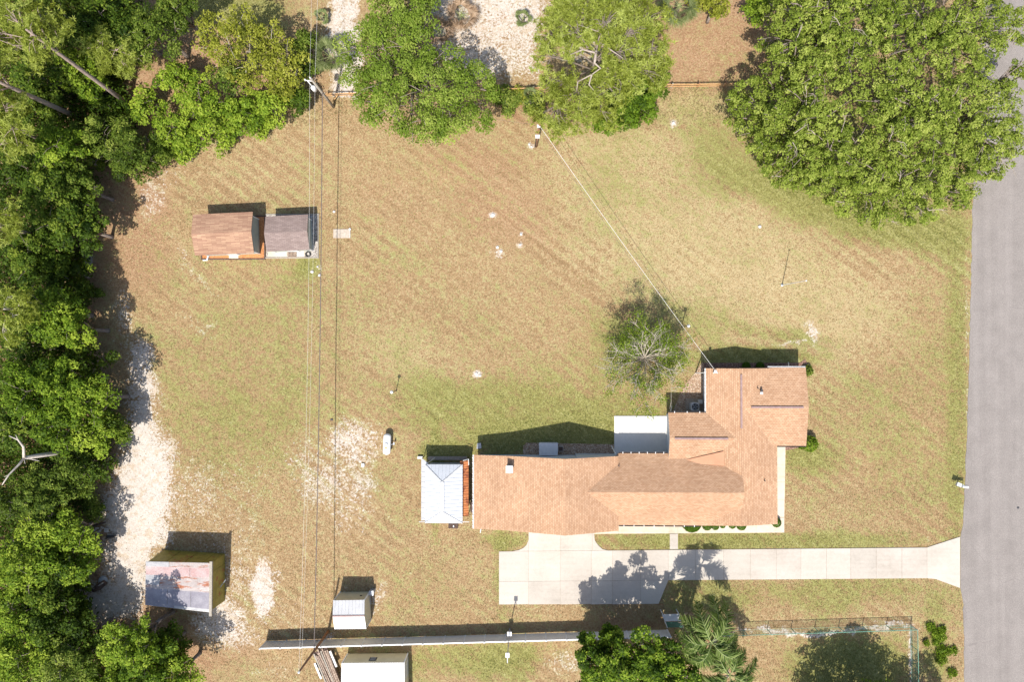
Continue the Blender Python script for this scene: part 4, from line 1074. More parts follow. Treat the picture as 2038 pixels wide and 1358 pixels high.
# chain-link fence
ch = 1.5
A0, A1, A2 = P(1440, 1267, ch), P(1826.5, 1255, ch), P(1829.5, 1420, ch)
t = thing('chain_link_fence', 'green chain-link fence turning a corner near the road verge', 'fence', (A1.x, A1.y, 0))
for a, b, n_ in ((A0, A1, 8), (A1, A2, 4)):
    obj('top_rail', MB().tube([a, b], .035, 6), M['greenwire'], t)
    obj('bottom_wire', MB().tube([(a.x, a.y, .06), (b.x, b.y, .06)], .02, 5), M['greenwire'], t)
    for k in range(n_):
        p = a.lerp(b, k / n_); obj('post', MB().tube([(p.x, p.y, 0), (p.x, p.y, ch + .06)], .045, 7), M['greenwire'] if k else M['steel'], t)
        q = a.lerp(b, (k + 1) / n_); mb = MB(); ln = (q - p).length; st_ = .13; hh = ch - .1
        nn = int(ln / st_); d = (q - p) / ln
        side = Vector((-d.y, d.x, 0)) * .004
        for sgn in (1, -1):
            j = -int(hh / st_)
            for j in range(-int(hh / st_), nn):
                s0 = j * st_; z0_, z1_ = 0.05, 0.05 + hh; e0, e1 = s0, s0 + hh
                if e0 < 0: z0_ += -e0; e0 = 0
                if e1 > ln: z1_ -= e1 - ln; e1 = ln
                if e1 - e0 < .05: continue
                if sgn < 0: e0, e1 = ln - e0, ln - e1
                u0 = Vector((p.x, p.y, z0_)) + d * e0; u1 = Vector((p.x, p.y, z1_)) + d * e1
                w_ = Vector((0, 0, .011))
                mb.face([u0 - w_ + side * sgn, u1 - w_ + side * sgn, u1 + w_ + side * sgn, u0 + w_ + side * sgn])
        obj('mesh', mb, M['greenwire'], t)
part = obj('brace', MB().tube([(A1.x, A1.y, .75), (A1.x - 2.6, A1.y - .02, .75)], .03, 5), M['greenwire'], t)

# split-rail fence at the top
ry = [(652, 184), (700, 182.5), (1010, 173.5), (1062, 172), (1135, 170), (1335, 165.5), (1440, 164), (1600, 161)]
t = thing('rail_fence', 'low wooden post and rail fence between the yard and the sandy lot', 'fence', (*P(1010, 182, 0).to_2d(), 0))
base_ = [P(x, y + 8.5, 0) for x, y in ry]
pp = []
for a, b in zip(base_, base_[1:]):
    n_ = max(1, round((b - a).length / 2.7)); pp += [a.lerp(b, k / n_) for k in range(n_)]
pp.append(base_[-1])
for k, p in enumerate(pp): obj('post', MB().box((p.x, p.y, .62), (.14, .14, 1.26), .1 * math.sin(k)), M['rustwood'] if k % 3 else M['polewood'], t)
for k, (p, q) in enumerate(zip(pp, pp[1:])):
    for z in (.62, 1.12):
        a, b = Vector((p.x, p.y - .09, z + .03 * math.sin(k * 3.1))), Vector((q.x, q.y - .09, z + .03 * math.cos(k * 2.3)))
        d = b - a; Mx = d.to_track_quat('X', 'Z').to_matrix()
        obj('rail', MB().box((a + b) / 2, (d.length, .07, .13), M=Mx), M['rail'], t)

# ------------------------------------------------------------------ poles, wires, lamps
def pole(name, label, base, top, H, r0, r1, mat):
    b, tp = P(*base, 0), P(*top, H)
    t = thing(name, label, 'utility pole', (b.x, b.y, 0))
    obj('shaft', MB().tube([b - Vector((0, 0, .3)), b.lerp(tp, .5), tp], [r0, (r0 + r1) / 2, r1], 10), mat, t, True)
    return t, b, tp
t1, b1, u1 = pole('utility_pole', 'leaning grey utility pole with white transformer beside the dirt track', (664, 212.5), (618, 155), 8.6, .17, .12, M['polewood'])
c = b1.lerp(u1, .72)
obj('transformer', MB().lathe((c.x - .42, c.y - .18, c.z - .45), [(.2, 0), (.27, .04), (.27, .75), (.2, .84), (.07, .9)], 14), M['white'], t1, True)
obj('bracket', MB().box((c.x - .2, c.y - .1, c.z), (.34, .1, .3), .5), M['steel'], t1)
obj('insulator', MB().lathe((u1.x, u1.y, u1.z), [(.06, 0), (.09, .08), (.05, .16), (.09, .22), (.03, .32)], 8), M['white'], t1)
c2 = b1.lerp(u1, .9)
arm = obj('arm', MB().tube([c2, c2 + Vector((-.75, .05, .2))], .05, 6), M['white'], t1)
obj('insulator', MB().lathe(c2 + Vector((-.78, .05, .16)), [(.07, 0), (.1, .08), (.05, .16), (.08, .24)], 8), M['white'], t1)
obj('fuse_switch', MB().tube([c2 + Vector((-.35, -.25, -.5)), c2 + Vector((-.7, .15, -.15))], .05, 6), M['white'], t1)
obj('ground_rod', MB().tube([b1.lerp(u1, .02) + Vector((.16, 0, 0)), b1.lerp(u1, .6) + Vector((.15, 0, 0))], .02, 4), M['dark'], t1)
obj('stub_beam', MB().tube([b1 + Vector((0, .6, .3)), b1.lerp(u1, .35) + Vector((.9, .9, -1.6))], .07, 5), M['rail'], t1)
t2, b2, u2 = pole('utility_pole', 'rust brown utility pole with a metal cap leaning over the white fence', (653.5, 1257.5), (595, 1339), 10.2, .17, .11, M['rustwood'])
obj('cap', MB().lathe(u2, [(.13, -.05), (.13, .1), (.02, .2)], 8), M['white'], t2)
t3, b3, u3 = pole('utility_pole', 'short dark brown service pole at the edge of the pine crown', (1067, 291), (1074, 247), 6.8, .17, .13, M['rustwood'])
c = b3.lerp(u3, .55); obj('meter_box', MB().box((c.x - .05, c.y - .22, c.z), (.5, .26, .6)), M['white'], t3)
obj('junction', MB().box((u3.x - .1, u3.y - .1, u3.z - .35), (.35, .3, .25)), M['white'], t3)
obj('conduit', MB().tube([b3 + Vector((-.16, -.1, 0)), b3.lerp(u3, .5) + Vector((-.17, -.1, 0))], .04, 5), M['dark'], t3)
def sag(a, b, s, n=24):
    return [a.lerp(b, k / n) - Vector((0, 0, s * 4 * (k / n) * (1 - k / n))) for k in range(n + 1)]
hi = Vector((0, 0, .3))
wire('power_line', sag(u1 + hi, u2 + Vector((.05, 0, .2)), 1.0), .010, M['wire_white'], 'thin pale left-hand conductor strung between the two tall utility poles', 'wire')
wire('power_line', sag(b1.lerp(u1, .86) + Vector((.1, 0, 0)), b2.lerp(u2, .93), .9), .008, M['wire_white'], 'thin pale conductor just right of the topmost line between the poles', 'wire')
wire('telephone_cable', sag(b1.lerp(u1, .55) + Vector((.1, 0, 0)), b2.lerp(u2, .52), .5), .05, M['wire_dark'], 'dark thick cable strung low between the two tall utility poles', 'cable')
upv = P(619, -300, 8.8)
wire('power_line', sag(u1 + hi, upv, .5, 8), .010, M['wire_white'], 'pale conductor running from the transformer pole off the top edge', 'wire')
wire('power_line', sag(c2 + Vector((.2, .1, 0)), P(634, -300, 8.0), .5, 8), .012, M['wire_white'], 'second pale conductor running off the top edge beside the first', 'wire')
hp = Vector((P(1421, 737, 3.6).x, P(1421, 737, 3.6).y, 4.0))
wire('service_drop', sag(u3 + Vector((0, -.1, -.2)), hp, .55), .022, M['wire_white'], 'thick white service cable slanting down from the short pole to the house', 'cable')
wire('telephone_cable', sag(b3.lerp(u3, .8), hp + Vector((-.2, .1, -.6)), .9), .014, M['wire_dark'], 'thin dark cable slanting below the white service cable to the house', 'cable')
wire('power_line', sag(b1.lerp(u1, .62), u3 + Vector((0, 0, -.3)), .7), .011, M['wire_dark'], 'thin cable passing through the big round tree to the short pole', 'cable')
obj('service_mast', MB().tube([(hp.x, hp.y - .25, 3.3), (hp.x, hp.y - .15, 4.25)], .05, 6).box((hp.x, hp.y - .15, 4.2), (.3, .3, .15)), M['white'], house)
obj('service_clamp', MB().tube([(hp.x, hp.y, 4.0), (hp.x + .45, hp.y - .35, 3.6)], .035, 5).tube([(hp.x, hp.y, 4.0), (hp.x - .1, hp.y - .4, 3.6)], .03, 5), M['white'], house)

def lamp(label, base, h, r=.2, arm_=None):
    b = P(*base, 0)
    t = thing('yard_lamp', label, 'lamp post', (b.x, b.y, 0))
    obj('post', MB().lathe((b.x, b.y, -.05), [(.08, 0), (.07, .2), (.045, .3), (.045, h - .15)], 10), M['dark'], t)
    obj('globe', MB().lathe((b.x, b.y, h - .2), [(.06, 0), (r * .8, .07), (r, .2), (r * .8, .34), (r * .3, .42), (.02, .43)], 14), M['lampglass'], t, True)
    return t
lamp('white globe lamp standing alone in the lawn left of the house', (788.5, 778), 2.7)
lamp('white globe lamp at the right edge of the bare branched tree', (1357.5, 651), 3.3)
b = P(1014.5, 1253, 0); hT = 6.4
t = thing('street_lamp', 'tall pole lamp with a square base standing at the white fence', 'street lamp', (b.x, b.y, 0))
obj('base_box', MB().box((b.x, b.y, 1.35), (.5, .5, .3)).box((b.x, b.y, .6), (.16, .16, 1.2)), M['steel'], t)
top_ = P(1010, 1306, hT)
obj('post', MB().tube([(b.x, b.y, 0), top_], [.06, .045], 8), M['steel'], t)
obj('lamp_head', MB().box(top_ + Vector((0, .05, .0)), (.42, .5, .16)), M['white'], t)
obj('arm', MB().tube([top_, top_ + Vector((0, -.75, .15))], .05, 6), M['white'], t)
b = P(1556.5, 567.5, 0); tp = P(1604, 559, 7.0)
t = thing('flagpole', 'thin white flagpole without a flag on the dry lawn', 'flagpole', (b.x, b.y, 0))
obj('shaft', MB().tube([b, tp], [.055, .03], 8), M['white'], t)
obj('finial', MB().lathe(tp, [(.02, 0), (.09, .06), (.09, .12), (.01, .18)], 8), M['white'], t)
obj('footing', MB().lathe((b.x, b.y, -.05), [(.16, 0), (.16, .12), (.1, .14)], 10), M['steel'], t)
# mailbox
b = P(1905, 964, 0)
t = thing('mailbox', 'white roadside mailbox with a grey newspaper tube behind', 'mailbox', (b.x, b.y, 0))
obj('post', MB().box((b.x, b.y, .5), (.1, .1, 1.0)), M['polewood'], t)
prof = [(-.14, 0), (.14, 0), (.14, .16), (.1, .26), (0, .31), (-.1, .26), (-.14, .16)]
mb = MB(); x0_, x1_ = b.x - .15, b.x + .55
mb.v = [(x0_, b.y + a_ - .05, 1.0 + z_) for a_, z_ in prof] + [(x1_, b.y + a_ - .14, 1.0 + z_) for a_, z_ in prof]
mb.f = [tuple(range(6, -1, -1)), tuple(range(7, 14))] + [(k, (k + 1) % 7, 7 + (k + 1) % 7, 7 + k) for k in range(7)]
obj('box', mb, M['white'], t)
obj('flag', MB().box((b.x + .3, b.y + .16, 1.2), (.2, .02, .06)), M['dark'], t)
obj('newspaper_tube', MB().box((b.x - .4, b.y + .12, .95), (.55, .42, .3), -.35), M['acmetal'], t)
obj('hinge_plate', MB().box((b.x - .12, b.y + .02, 1.3), (.09, .36, .05), -.2), M['steel'], t)

# propane tank
ca, cb = P(771, 869, .7), P(769.5, 900, .7)
m_ = (ca + cb) / 2
t = thing('propane_tank', 'white horizontal propane tank with rounded ends on the sandy lawn', 'tank', (m_.x, m_.y, 0))
ax = (ca - cb); ln = ax.length; Mx = ax.to_track_quat('Z', 'X').to_matrix()
prof = []
for k in range(7):
    a_ = -math.pi / 2 + k * math.pi / 12; prof.append((max(.02, .46 * math.cos(a_)), .34 * math.sin(a_)))
pr2 = [(r, ln + .0 - h) for r, h in prof[::-1]]
obj('vessel', MB().lathe(cb, prof + pr2, 20, Mx), M['tank'], t, True)
for s_ in (.22, .78):
    q = cb.lerp(ca, s_); obj('saddle', MB().box((q.x, q.y, .12), (.7, .14, .34)), M['steel'], t)
obj('valve_dome', MB().lathe((m_.x, m_.y, 1.08), [(.24, 0), (.24, .12), (.2, .2), (.05, .22)], 16), M['white'], t, True)
q = cb.lerp(ca, .28); obj('sticker', MB().box((q.x - .02, q.y, 1.155), (.33, .22, .015)), M['orange_label'], t)
obj('regulator', MB().tube([(m_.x + .4, m_.y - .1, .5), (m_.x + .75, m_.y + .0, .45)], .05, 6).box((m_.x + .8, m_.y + .05, .5), (.14, .3, .2)), M['steel'], t)
p0 = P(722, 926.5, .1)
mono('septic_cap', MB().box((p0.x, p0.y, .04), (.36, .36, .12)), M['white'], 'square white lid lying flat on the sandy patch', 'lid')
p0 = P(660, 836, .05); mono('drain_cover', MB().box((p0.x, p0.y, .02), (.3, .16, .1)), M['dark'], 'small black rectangular lid in the sandy grass under the wires', 'lid')

# ------------------------------------------------------------------ lumber trailer
a, b = P(636, 1296, .8), P(668, 1372, .8)
m_ = (a + b) / 2; d = (b - a).normalized(); s_ = Vector((-d.y, d.x, 0)); ang = math.atan2(d.y, d.x); ln = (b - a).length
t = thing('flatbed_trailer', 'old flatbed trailer with white fenders under a load of weathered boards', 'trailer', (m_.x, m_.y, 0))
obj('bed', MB().box((m_.x, m_.y, .62), (ln, 1.75, .12), ang), M['darkwood'], t)
obj('drawbar', MB().tube([a - d * .2 + s_ * .5 + Vector((0, 0, -.2)), a - d * 1.2 + Vector((0, 0, -.35)), a - d * .2 - s_ * .5 + Vector((0, 0, -.2))], .06, 6), M['rustwood'], t)
for sg in (-1, 1):
    q = m_ + s_ * sg * 1.12 - d * (.9 if sg > 0 else .3)
    obj('fender', MB().box((q.x, q.y, .82), (2.0, .22, .07), ang).box((q.x + s_.x * sg * .1, q.y + s_.y * sg * .1, .74), (2.0, .03, .16), ang), M['gutter_white'], t)
    for k in (-.5, .5):
        w_ = q + d * k - s_ * sg * .02
        wh = obj('wheel', MB().lathe(Vector((w_.x, w_.y, .33)) - s_ * .1, [(.12, 0), (.31, 0), (.33, .04), (.33, .16), (.31, .2), (.12, .2)], 16, s_.to_track_quat('Z', 'X').to_matrix()), M['rubber'], t)
rl = random.Random(4)
t2_ = []
BL_=['at its left edge','second from its left edge','third from its left side','just left of its middle','just right of its middle','third from its right side','second from its right edge','at its right edge']
for k in range(16):
    off = -.78 + (k % 8) * .22 + rl.uniform(-.03, .03); z = .72 + .09 * (k // 8) + rl.uniform(0, .03)
    ll = ln * rl.uniform(.72, 1.02); sh = rl.uniform(-.25, .25)
    q = m_ + s_ * off + d * sh
    o = mono('board', MB().box((0, 0, 0), (ll, rl.uniform(.12, .2), .07), 0), M['lumber'] if k % 4 else M['polewood'], ('lower ' if k < 8 else 'upper ') + 'weathered board on the flatbed trailer, ' + BL_[k % 8], 'board', group='boards stacked on the flatbed trailer', origin=(0, 0, 0))
    o.location = (q.x, q.y, z); o.rotation_euler = (0, rl.uniform(-.01, .01), ang + rl.uniform(-.04, .04))
# pump house near the palm
a = P(1318, 1224, 1.5); b = P(1352, 1223, 1.5); c2 = P(1358, 1237, 1.9); d2 = P(1323, 1238, 1.9)
m_ = (a + b + c2 + d2) / 4
t = thing('pump_box', 'small shelter with a slanting grey lid beside the palm trunk', 'shelter', (m_.x, m_.y, 0))
obj('lid', MB().hexa([d2 - up_ * .06, c2 - up_ * .06, b - up_ * .06, a - up_ * .06], [d2, c2, b, a]), M['grey_lid'], t)
ins = lambda q, k: Vector((q.x + (m_.x - q.x) * k, q.y + (m_.y - q.y) * k, 0))
for q, h in ((a, 1.44), (b, 1.44), (c2, 1.84), (d2, 1.84)):
    g_ = ins(q, .06); obj('leg', MB().box((g_.x, g_.y, h / 2), (.08, .08, h)), M['gutter_white'], t)
g_ = [P(1328, 1250, 1.6), P(1360, 1250, 1.6), P(1357.5, 1239, 1.88), P(1324, 1239, 1.88)]
obj('green_panel', MB().hexa([q - up_ * .05 for q in g_], g_), M['green_door'], t)
for q in g_[:2]: obj('leg', MB().box((q.x, q.y + .1, .77), (.08, .08, 1.54)), M['gutter_white'], t)
for q0_, q1_ in ((g_[0], g_[3]), (g_[1], g_[2])): obj('side_rail', MB().tube([q0_ + up_ * .04, q1_ + up_ * .04], .06, 5), M['gutter_white'], t)

# roadside and yard clutter at the left wood edge
p0 = P(200, 1044, .1); t = thing('log', 'dark charred log lying across the debris heap', 'log', (p0.x, p0.y, 0))
obj('trunk', MB().tube([P(184, 1048, .2), P(198, 1044, .3), P(211, 1040, .25)], [.12, .11, .08], 7), M['darkwood'], t)
p0 = P(212, 1056, .1)
t = thing('breeze_block', 'pale hollow concrete block on the sandy debris heap', 'block', (p0.x, p0.y, 0))
for dx, dy, sx, sy in ((-.18, 0, .05, .4), (0, 0, .05, .4), (.18, 0, .05, .4), (0, .2, .41, .05), (0, -.2, .41, .05), (0, 0, .41, .04)): part_box('web', (p0.x + dx, p0.y + dy, .12), (sx, sy, .2), M['soffit'], t)
for k, (px, py) in enumerate(((193, 1052), (199, 1057), (194, 1062), (203, 1051), (188, 1056))):
    p0 = P(px, py, .1); mono('rubble', MB().box((p0.x, p0.y, .08), (.4, .2, .14), k * .9), M['palebark'], ['tan rubble lump at the top left of the debris heap', 'tan rubble lump in the middle of the debris heap', 'tan rubble lump at the lower edge of the debris heap', 'tan rubble lump touching the charred log', 'tan rubble lump nearest the forest on the debris heap'][k], 'rubble')
p0 = P(220, 1068, .2); mono('tarp_bundle', MB().hexa([P(209, 1074, 0), P(229, 1071, 0), P(230, 1066, 0), P(212, 1066, 0)], [P(212, 1072, .4), P(227, 1070, .35), P(228, 1067, .4), P(214, 1067, .3)]), M['dark'], 'dark tarpaulin bundle at the edge of the white sand', 'bundle')
p0 = P(181, 1094, .3); mono('water_barrel', MB().lathe((p0.x, p0.y, 0), [(.3, 0), (.33, .3), (.33, .7), (.3, .8), (.2, .8), (.2, .5)], 14), M['acmetal'], 'open pale barrel at the wood edge left of the sand', 'barrel', True)
t = thing('burnt_stump', 'split charred stump lying on sand left of the yellow barn', 'stump', (*P(197, 1166, 0).to_2d(), 0))
obj('trunk', MB().tube([P(186, 1176, .15), P(196, 1169, .35), P(210, 1159, .3)], [.25, .42, .3], 8), M['darkwood'], t)
obj('split', MB().tube([P(186, 1173, .5), P(205, 1161, .75)], .07, 5), M['palebark'], t)
obj('ash_heap', MB().lathe((P(205, 1157, 0).x, P(205, 1157, 0).y, -.03), [(.6, 0), (.5, .2), (.2, .32), (.03, .34)], 12), M['steel'], t)
# stones in the lawn
rk = random.Random(2)
spots = [(980, 428, 'beside a bare spot high in the lawn'), (990, 492, 'in the bright patch above the lawn centre'), (997, 500, 'just below the bright patch above the lawn centre'), (1035, 487, 'right of the bright lawn patch'),
         (1037, 466, 'uppermost right of the bright lawn patch'), (948, 744, 'on the bare spot left of the house'), (955, 748, 'at the right of the bare spot left of the house'), (1053, 287, 'heaped left of the short brown pole'), (1058, 292, 'at the foot of the short brown pole'),
         (632, 531, 'under the wires below the grey shed'), (636, 548, 'lowest under the wires below the grey shed'), (621, 541, 'in the green tuft below the grey shed'), (665, 421, 'above the lawn slab'), (1340, 244, 'on the lawn left of the oak'), (1512, 451, 'in the lawn below the oak')]
for px, py, w_ in spots:
    p0 = P(px, py, 0); mb = MB(); r = rk.uniform(.13, .26)
    mb.lathe((0, 0, -.03), [(r, 0), (r * 1.05, .06), (r * .6, .15), (r * .1, .17)], 7)
    mb.v = [(x * rk.uniform(.75, 1.25), y * rk.uniform(.75, 1.25), z) for x, y, z in mb.v]
    o = mono('stone', mb, M['rock'], 'small pale stone ' + w_, 'stone', origin=(0, 0, 0)); o.location = (p0.x, p0.y, 0)

p0 = P(2026, 1011, 0); mono('manhole_cover', MB().lathe((p0.x, p0.y, .004), [(.14, 0), (.14, .014)], 12), M['dark'], 'small round black cover in the road surface at the right edge', 'cover')

# ------------------------------------------------------------------ foliage
def unit(v): return v / np.maximum(1e-9, np.linalg.norm(v, axis=-1, keepdims=True))
def cards(cen, nrm, size, asp, tint, rg, droop=0.0):
    """rhombic leaf sprays; cen,nrm (n,3), size (n,), returns V,F,tint"""
    n = len(cen)
    r = unit(rg.normal(size=(n, 3)))
    u = unit(np.cross(nrm, r)); w = np.cross(nrm, u)
    u = u * size[:, None] * 0.5; w = w * (size * asp)[:, None] * 0.5
    fold = nrm * (size * 0.16)[:, None]
    V = np.stack([cen - u, cen + w + fold, cen + u, cen - w + fold], 1).reshape(-1, 3)
    F = np.arange(n * 4).reshape(n, 4)
    return V, F, np.repeat(tint, 4)
def finish(name, packs, mat, parent):
    V = np.concatenate([p[0] for p in packs]); T = np.concatenate([p[2] for p in packs])
    off = 0; Fs = []
    for p in packs:
        Fs.append(p[1] + off); off += len(p[0])
    F = np.concatenate(Fs)
    V = V - np.array(ORG[parent.name])
    me = mesh_np(name, V, F, [('tint', np.clip(T, 0, 1))], mat)
    o = bpy.data.objects.new(name, me); COL.objects.link(o); o.parent = parent; ORG[o.name] = ORG[parent.name]
    return o

def blobs_on_lobe(c, r, rz, rb, dens, rg, flat=-0.1):
    """centres of foliage clumps over a lobe (upper part of an ellipsoid)"""
    n = max(4, int(dens * (r / rb) ** 2))
    d = unit(rg.normal(size=(n * 4, 3))); d = d[d[:, 2] > flat][:n]
    rad = (0.70 + 0.33 * rg.random(len(d)))[:, None]
    return c + d * np.array([r, r, rz]) * rad, d

def foliage(lobes, rg, rb=0.8, dens=1.7, nl=110, leaf=(0.2, 0.34), asp=0.55, tint=(0.5, 0.22), under=0.25, zs=.75):
    """lobes: list of (x,y,z,r,rz). Leaf sprays sit on clumps, clumps sit on lobes"""
    packs = []
    for (x, y, z, r, rz) in lobes:
        c = np.array([x, y, z])
        bc, bd = blobs_on_lobe(c, r, rz, rb, dens, rg)
        lt = rg.normal() * 0.07
        for b, d in zip(bc, bd):
            br = rb * rg.uniform(0.55, 1.25)
            n = int(nl * (br / rb) ** 2 * rg.uniform(0.7, 1.15))
            q = unit(rg.normal(size=(n, 3))); q[:, 2] = np.where(q[:, 2] < -0.35, -q[:, 2], q[:, 2])
            rr = br * (0.55 + 0.5 * rg.random(n) ** 0.6)
            sc = np.array([rg.uniform(.8, 1.2), rg.uniform(.8, 1.2), zs])
            pos = b + q * rr[:, None] * sc
            nr = unit(q * 0.6 + np.array([0, 0, 0.75]) + rg.normal(size=(n, 3)) * 0.42)
            t = tint[0] + lt + rg.normal() * tint[1] * 0.55 + rg.normal(size=n) * tint[1] * 0.6
            packs.append(cards(pos, nr, rg.uniform(leaf[0], leaf[1], n), asp, t, rg))
        # sparse inner and lower foliage
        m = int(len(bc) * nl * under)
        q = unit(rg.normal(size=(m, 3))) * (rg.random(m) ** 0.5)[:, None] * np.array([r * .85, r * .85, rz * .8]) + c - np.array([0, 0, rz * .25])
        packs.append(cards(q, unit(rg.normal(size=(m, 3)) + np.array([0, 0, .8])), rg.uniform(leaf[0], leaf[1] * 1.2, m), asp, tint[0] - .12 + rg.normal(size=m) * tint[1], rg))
    return packs

def limbs(parent, base, lobes, rg, r0, mat, fork=0.42, smooth=True, extra=0, name='trunk'):
    mb = MB()
    zt = min(l[2] for l in lobes)
    cx = np.mean([l[0] for l in lobes]); cy = np.mean([l[1] for l in lobes])
    f = Vector((base.x + (cx - base.x) * .3, base.y + (cy - base.y) * .3, max(.8, zt * fork)))
    mb.tube([base - Vector((0, 0, .2)), base + Vector((0, 0, .4)), f], [r0 * 1.35, r0, r0 * .8], 9)
    for (x, y, z, r, rz) in lobes:
        e = Vector((x, y, z + rz * .35)); m_ = f.lerp(e, .5) + Vector((rg.uniform(-.4, .4), rg.uniform(-.4, .4), rg.uniform(.1, .6)))
        mb.tube([f, m_, e], [r0 * .5, r0 * .33, r0 * .14], 6)
        for k in range(3 + extra):
            a = rg.uniform(0, 6.28); q = Vector((x + math.cos(a) * r * .8, y + math.sin(a) * r * .8, z + rz * rg.uniform(.3, .8)))
            s_ = m_.lerp(e, rg.uniform(.2, 1)); mb.tube([s_, s_.lerp(q, .5) + Vector((0, 0, .25)), q], [r0 * .16, r0 * .10, r0 * .04], 5)
    return obj(name, mb, mat, parent, True)

ntree = [0]
KIND = { # blob radius, clump density, leaves per clump, leaf size, aspect, tint
 'camphor': dict(rb=.88, dens=1.22, nl=165, leaf=(.18, .30), asp=.6, tint=(.58, .22)),
 'oak':     dict(rb=.50, dens=.98, nl=50, leaf=(.18, .34), asp=.5, tint=(.54, .30), zs=.42, under=.4),
 'dark':    dict(rb=.80, dens=1.65, nl=85, leaf=(.22, .40), asp=.55, tint=(.48, .26)),
 'grey':    dict(rb=.66, dens=1.65, nl=80, leaf=(.20, .36), asp=.5, tint=(.50, .26)),
 'bright':  dict(rb=.72, dens=1.65, nl=82, leaf=(.22, .38), asp=.55, tint=(.50, .26)),
 'yellow':  dict(rb=.60, dens=1.15, nl=52, leaf=(.20, .34), asp=.55, tint=(.52, .26)),
}
def auto_lobes(px, py, rpx, H, rg, n=None, squash=.62):
    r = rpx * S * (1 - H / HC); ztop = H
    rz = min(r * squash, H * .42)
    C = P(px, py, ztop - rz * .8)
    out = [(C.x, C.y, ztop - rz, r * .62, rz)]
    n = n or max(4, int(3 + r * .9))
    for k in range(n):
        a = 2 * math.pi * (k + rg.uniform(-.25, .25)) / n
        rl_ = r * rg.uniform(.30, .46); d = r - rl_ * rg.uniform(.85, 1.1)
        out.append((C.x + math.cos(a) * d, C.y + math.sin(a) * d, ztop - rz * rg.uniform(1.1, 1.7), rl_, rl_ * .8))
    return out
def tree(label, kind, px, py, rpx, H, name='broadleaf_tree', cat='tree', lobes=None, base=None, group=None, trunk='bark', r0=None, **kw):
    ntree[0] += 1; rg = np.random.default_rng(100 + ntree[0])
    if lobes is not None and len(lobes) > 11 and kind in ('oak', 'bright'):   # stray outer sprays break up the outline
        ex = []
        for (x, y, rp, zt) in lobes:
            for _ in range(2):
                a_ = rg.uniform(0, 6.28); ex.append((x + math.cos(a_) * rp * rg.uniform(.7, 1.05), y + math.sin(a_) * rp * rg.uniform(.7, 1.05), rp * rg.uniform(.2, .42), zt + rg.uniform(-1.6, .5)))
        lobes = [(x, y, rp * .93, zt + rg.uniform(-.5, .7)) for (x, y, rp, zt) in lobes] + ex
    if lobes is None: lb = auto_lobes(px, py, rpx, H, rg)
    else:
        lb = []
        for (x, y, rp, zt) in lobes:
            r = rp * S * (1 - zt / HC); rz = min(r * .7, zt * .4); c = P(x, y, zt - rz * .7); lb.append((c.x, c.y, zt - rz, r, rz))
    bx = Vector((float(np.mean([l[0] for l in lb])), float(np.mean([l[1] for l in lb])), 0)) if base is None else P(*base, 0)
    t = thing(name, label, cat, bx, group)
    k = dict(KIND[kind]); k.update(kw)
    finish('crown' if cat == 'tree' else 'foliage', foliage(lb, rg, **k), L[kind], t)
    limbs(t, bx, lb, rg, r0 or (.09 + .018 * H), M[trunk], name='trunk' if cat == 'tree' else 'stems')
    return t

# pines: long needle tufts at the ends of open limbs
def needle_tufts(cen, rg, n=16, ln=.42, wd=.07, t0=.5, ts=.22, up=.5):
    m = len(cen)
    c = np.repeat(cen, n, 0); k = m * n
    d = unit(rg.normal(size=(k, 3)) + np.array([0, 0, up])); s = unit(np.cross(d, rg.normal(size=(k, 3)))) * wd * .5
    L_ = ln * rg.uniform(.6, 1.15, k)[:, None]
    V = np.stack([c + s, c - s, c + d * L_ - s * .5, c + d * L_ + s * .5], 1).reshape(-1, 3)
    t = np.repeat(np.repeat(t0 + rg.normal(size=m) * ts, n) + rg.normal(size=k) * .1, 4)
    return V, np.arange(k * 4).reshape(k, 4), t
def pine(label, base, top, H, crown, rpx, dens=1.0, r0=.22, name='pine_tree', tuftn=16, bark='pinebark', lean=None, group=None):
    """base/top: pixels of trunk foot and trunk top; crown: list of lobes (px,py,rpx,ztop)"""
    ntree[0] += 1; rg = np.random.default_rng(400 + ntree[0])
    b = P(*base, 0); tp = P(*top, H)
    t = thing(name, label, 'tree', b, group)
    mb = MB(); mb.tube([b - Vector((0, 0, .3)), b.lerp(tp, .33), b.lerp(tp, .66), tp], [r0 * 1.2, r0, r0 * .8, r0 * .4], 10)
    obj('trunk', mb, M[bark], t, True)
    br = MB(); packs = []
    for (x, y, rp, zt) in crown:
        r = rp * S * (1 - zt / HC); c = P(x, y, zt)
        s0 = b.lerp(tp, min(.98, max(.4, (zt - 1.5) / H)))
        main = Vector((c.x, c.y, c.z)); br.tube([s0, s0.lerp(main, .5) + Vector((rg.uniform(-.3, .3), rg.uniform(-.3, .3), .3)), main], [r0 * .36, r0 * .25, r0 * .12], 6)
        nb = max(5, int(r * r * 1.5 * dens))
        for k in range(nb):
            a = rg.uniform(0, 6.28); d = r * math.sqrt(rg.random()); e = Vector((c.x + math.cos(a) * d, c.y + math.sin(a) * d, c.z + rg.uniform(-.9, .35) - .12 * d))
            mid = main.lerp(e, .45) + Vector((0, 0, rg.uniform(-.1, .2)))
            br.tube([s0.lerp(main, rg.uniform(.6, 1)), mid, e], [.045, .03, .012], 5)
            m_ = int(15 * rg.uniform(.6, 1.4))
            q = np.array(e) + rg.normal(size=(m_, 3)) * np.array([.42, .42, .16])
            packs.append(needle_tufts(q, rg, tuftn, t0=.5 + rg.normal() * .14))
    obj('branches', br, M[bark], t, True)
    finish('crown', packs, L['pine'], t)
    return t

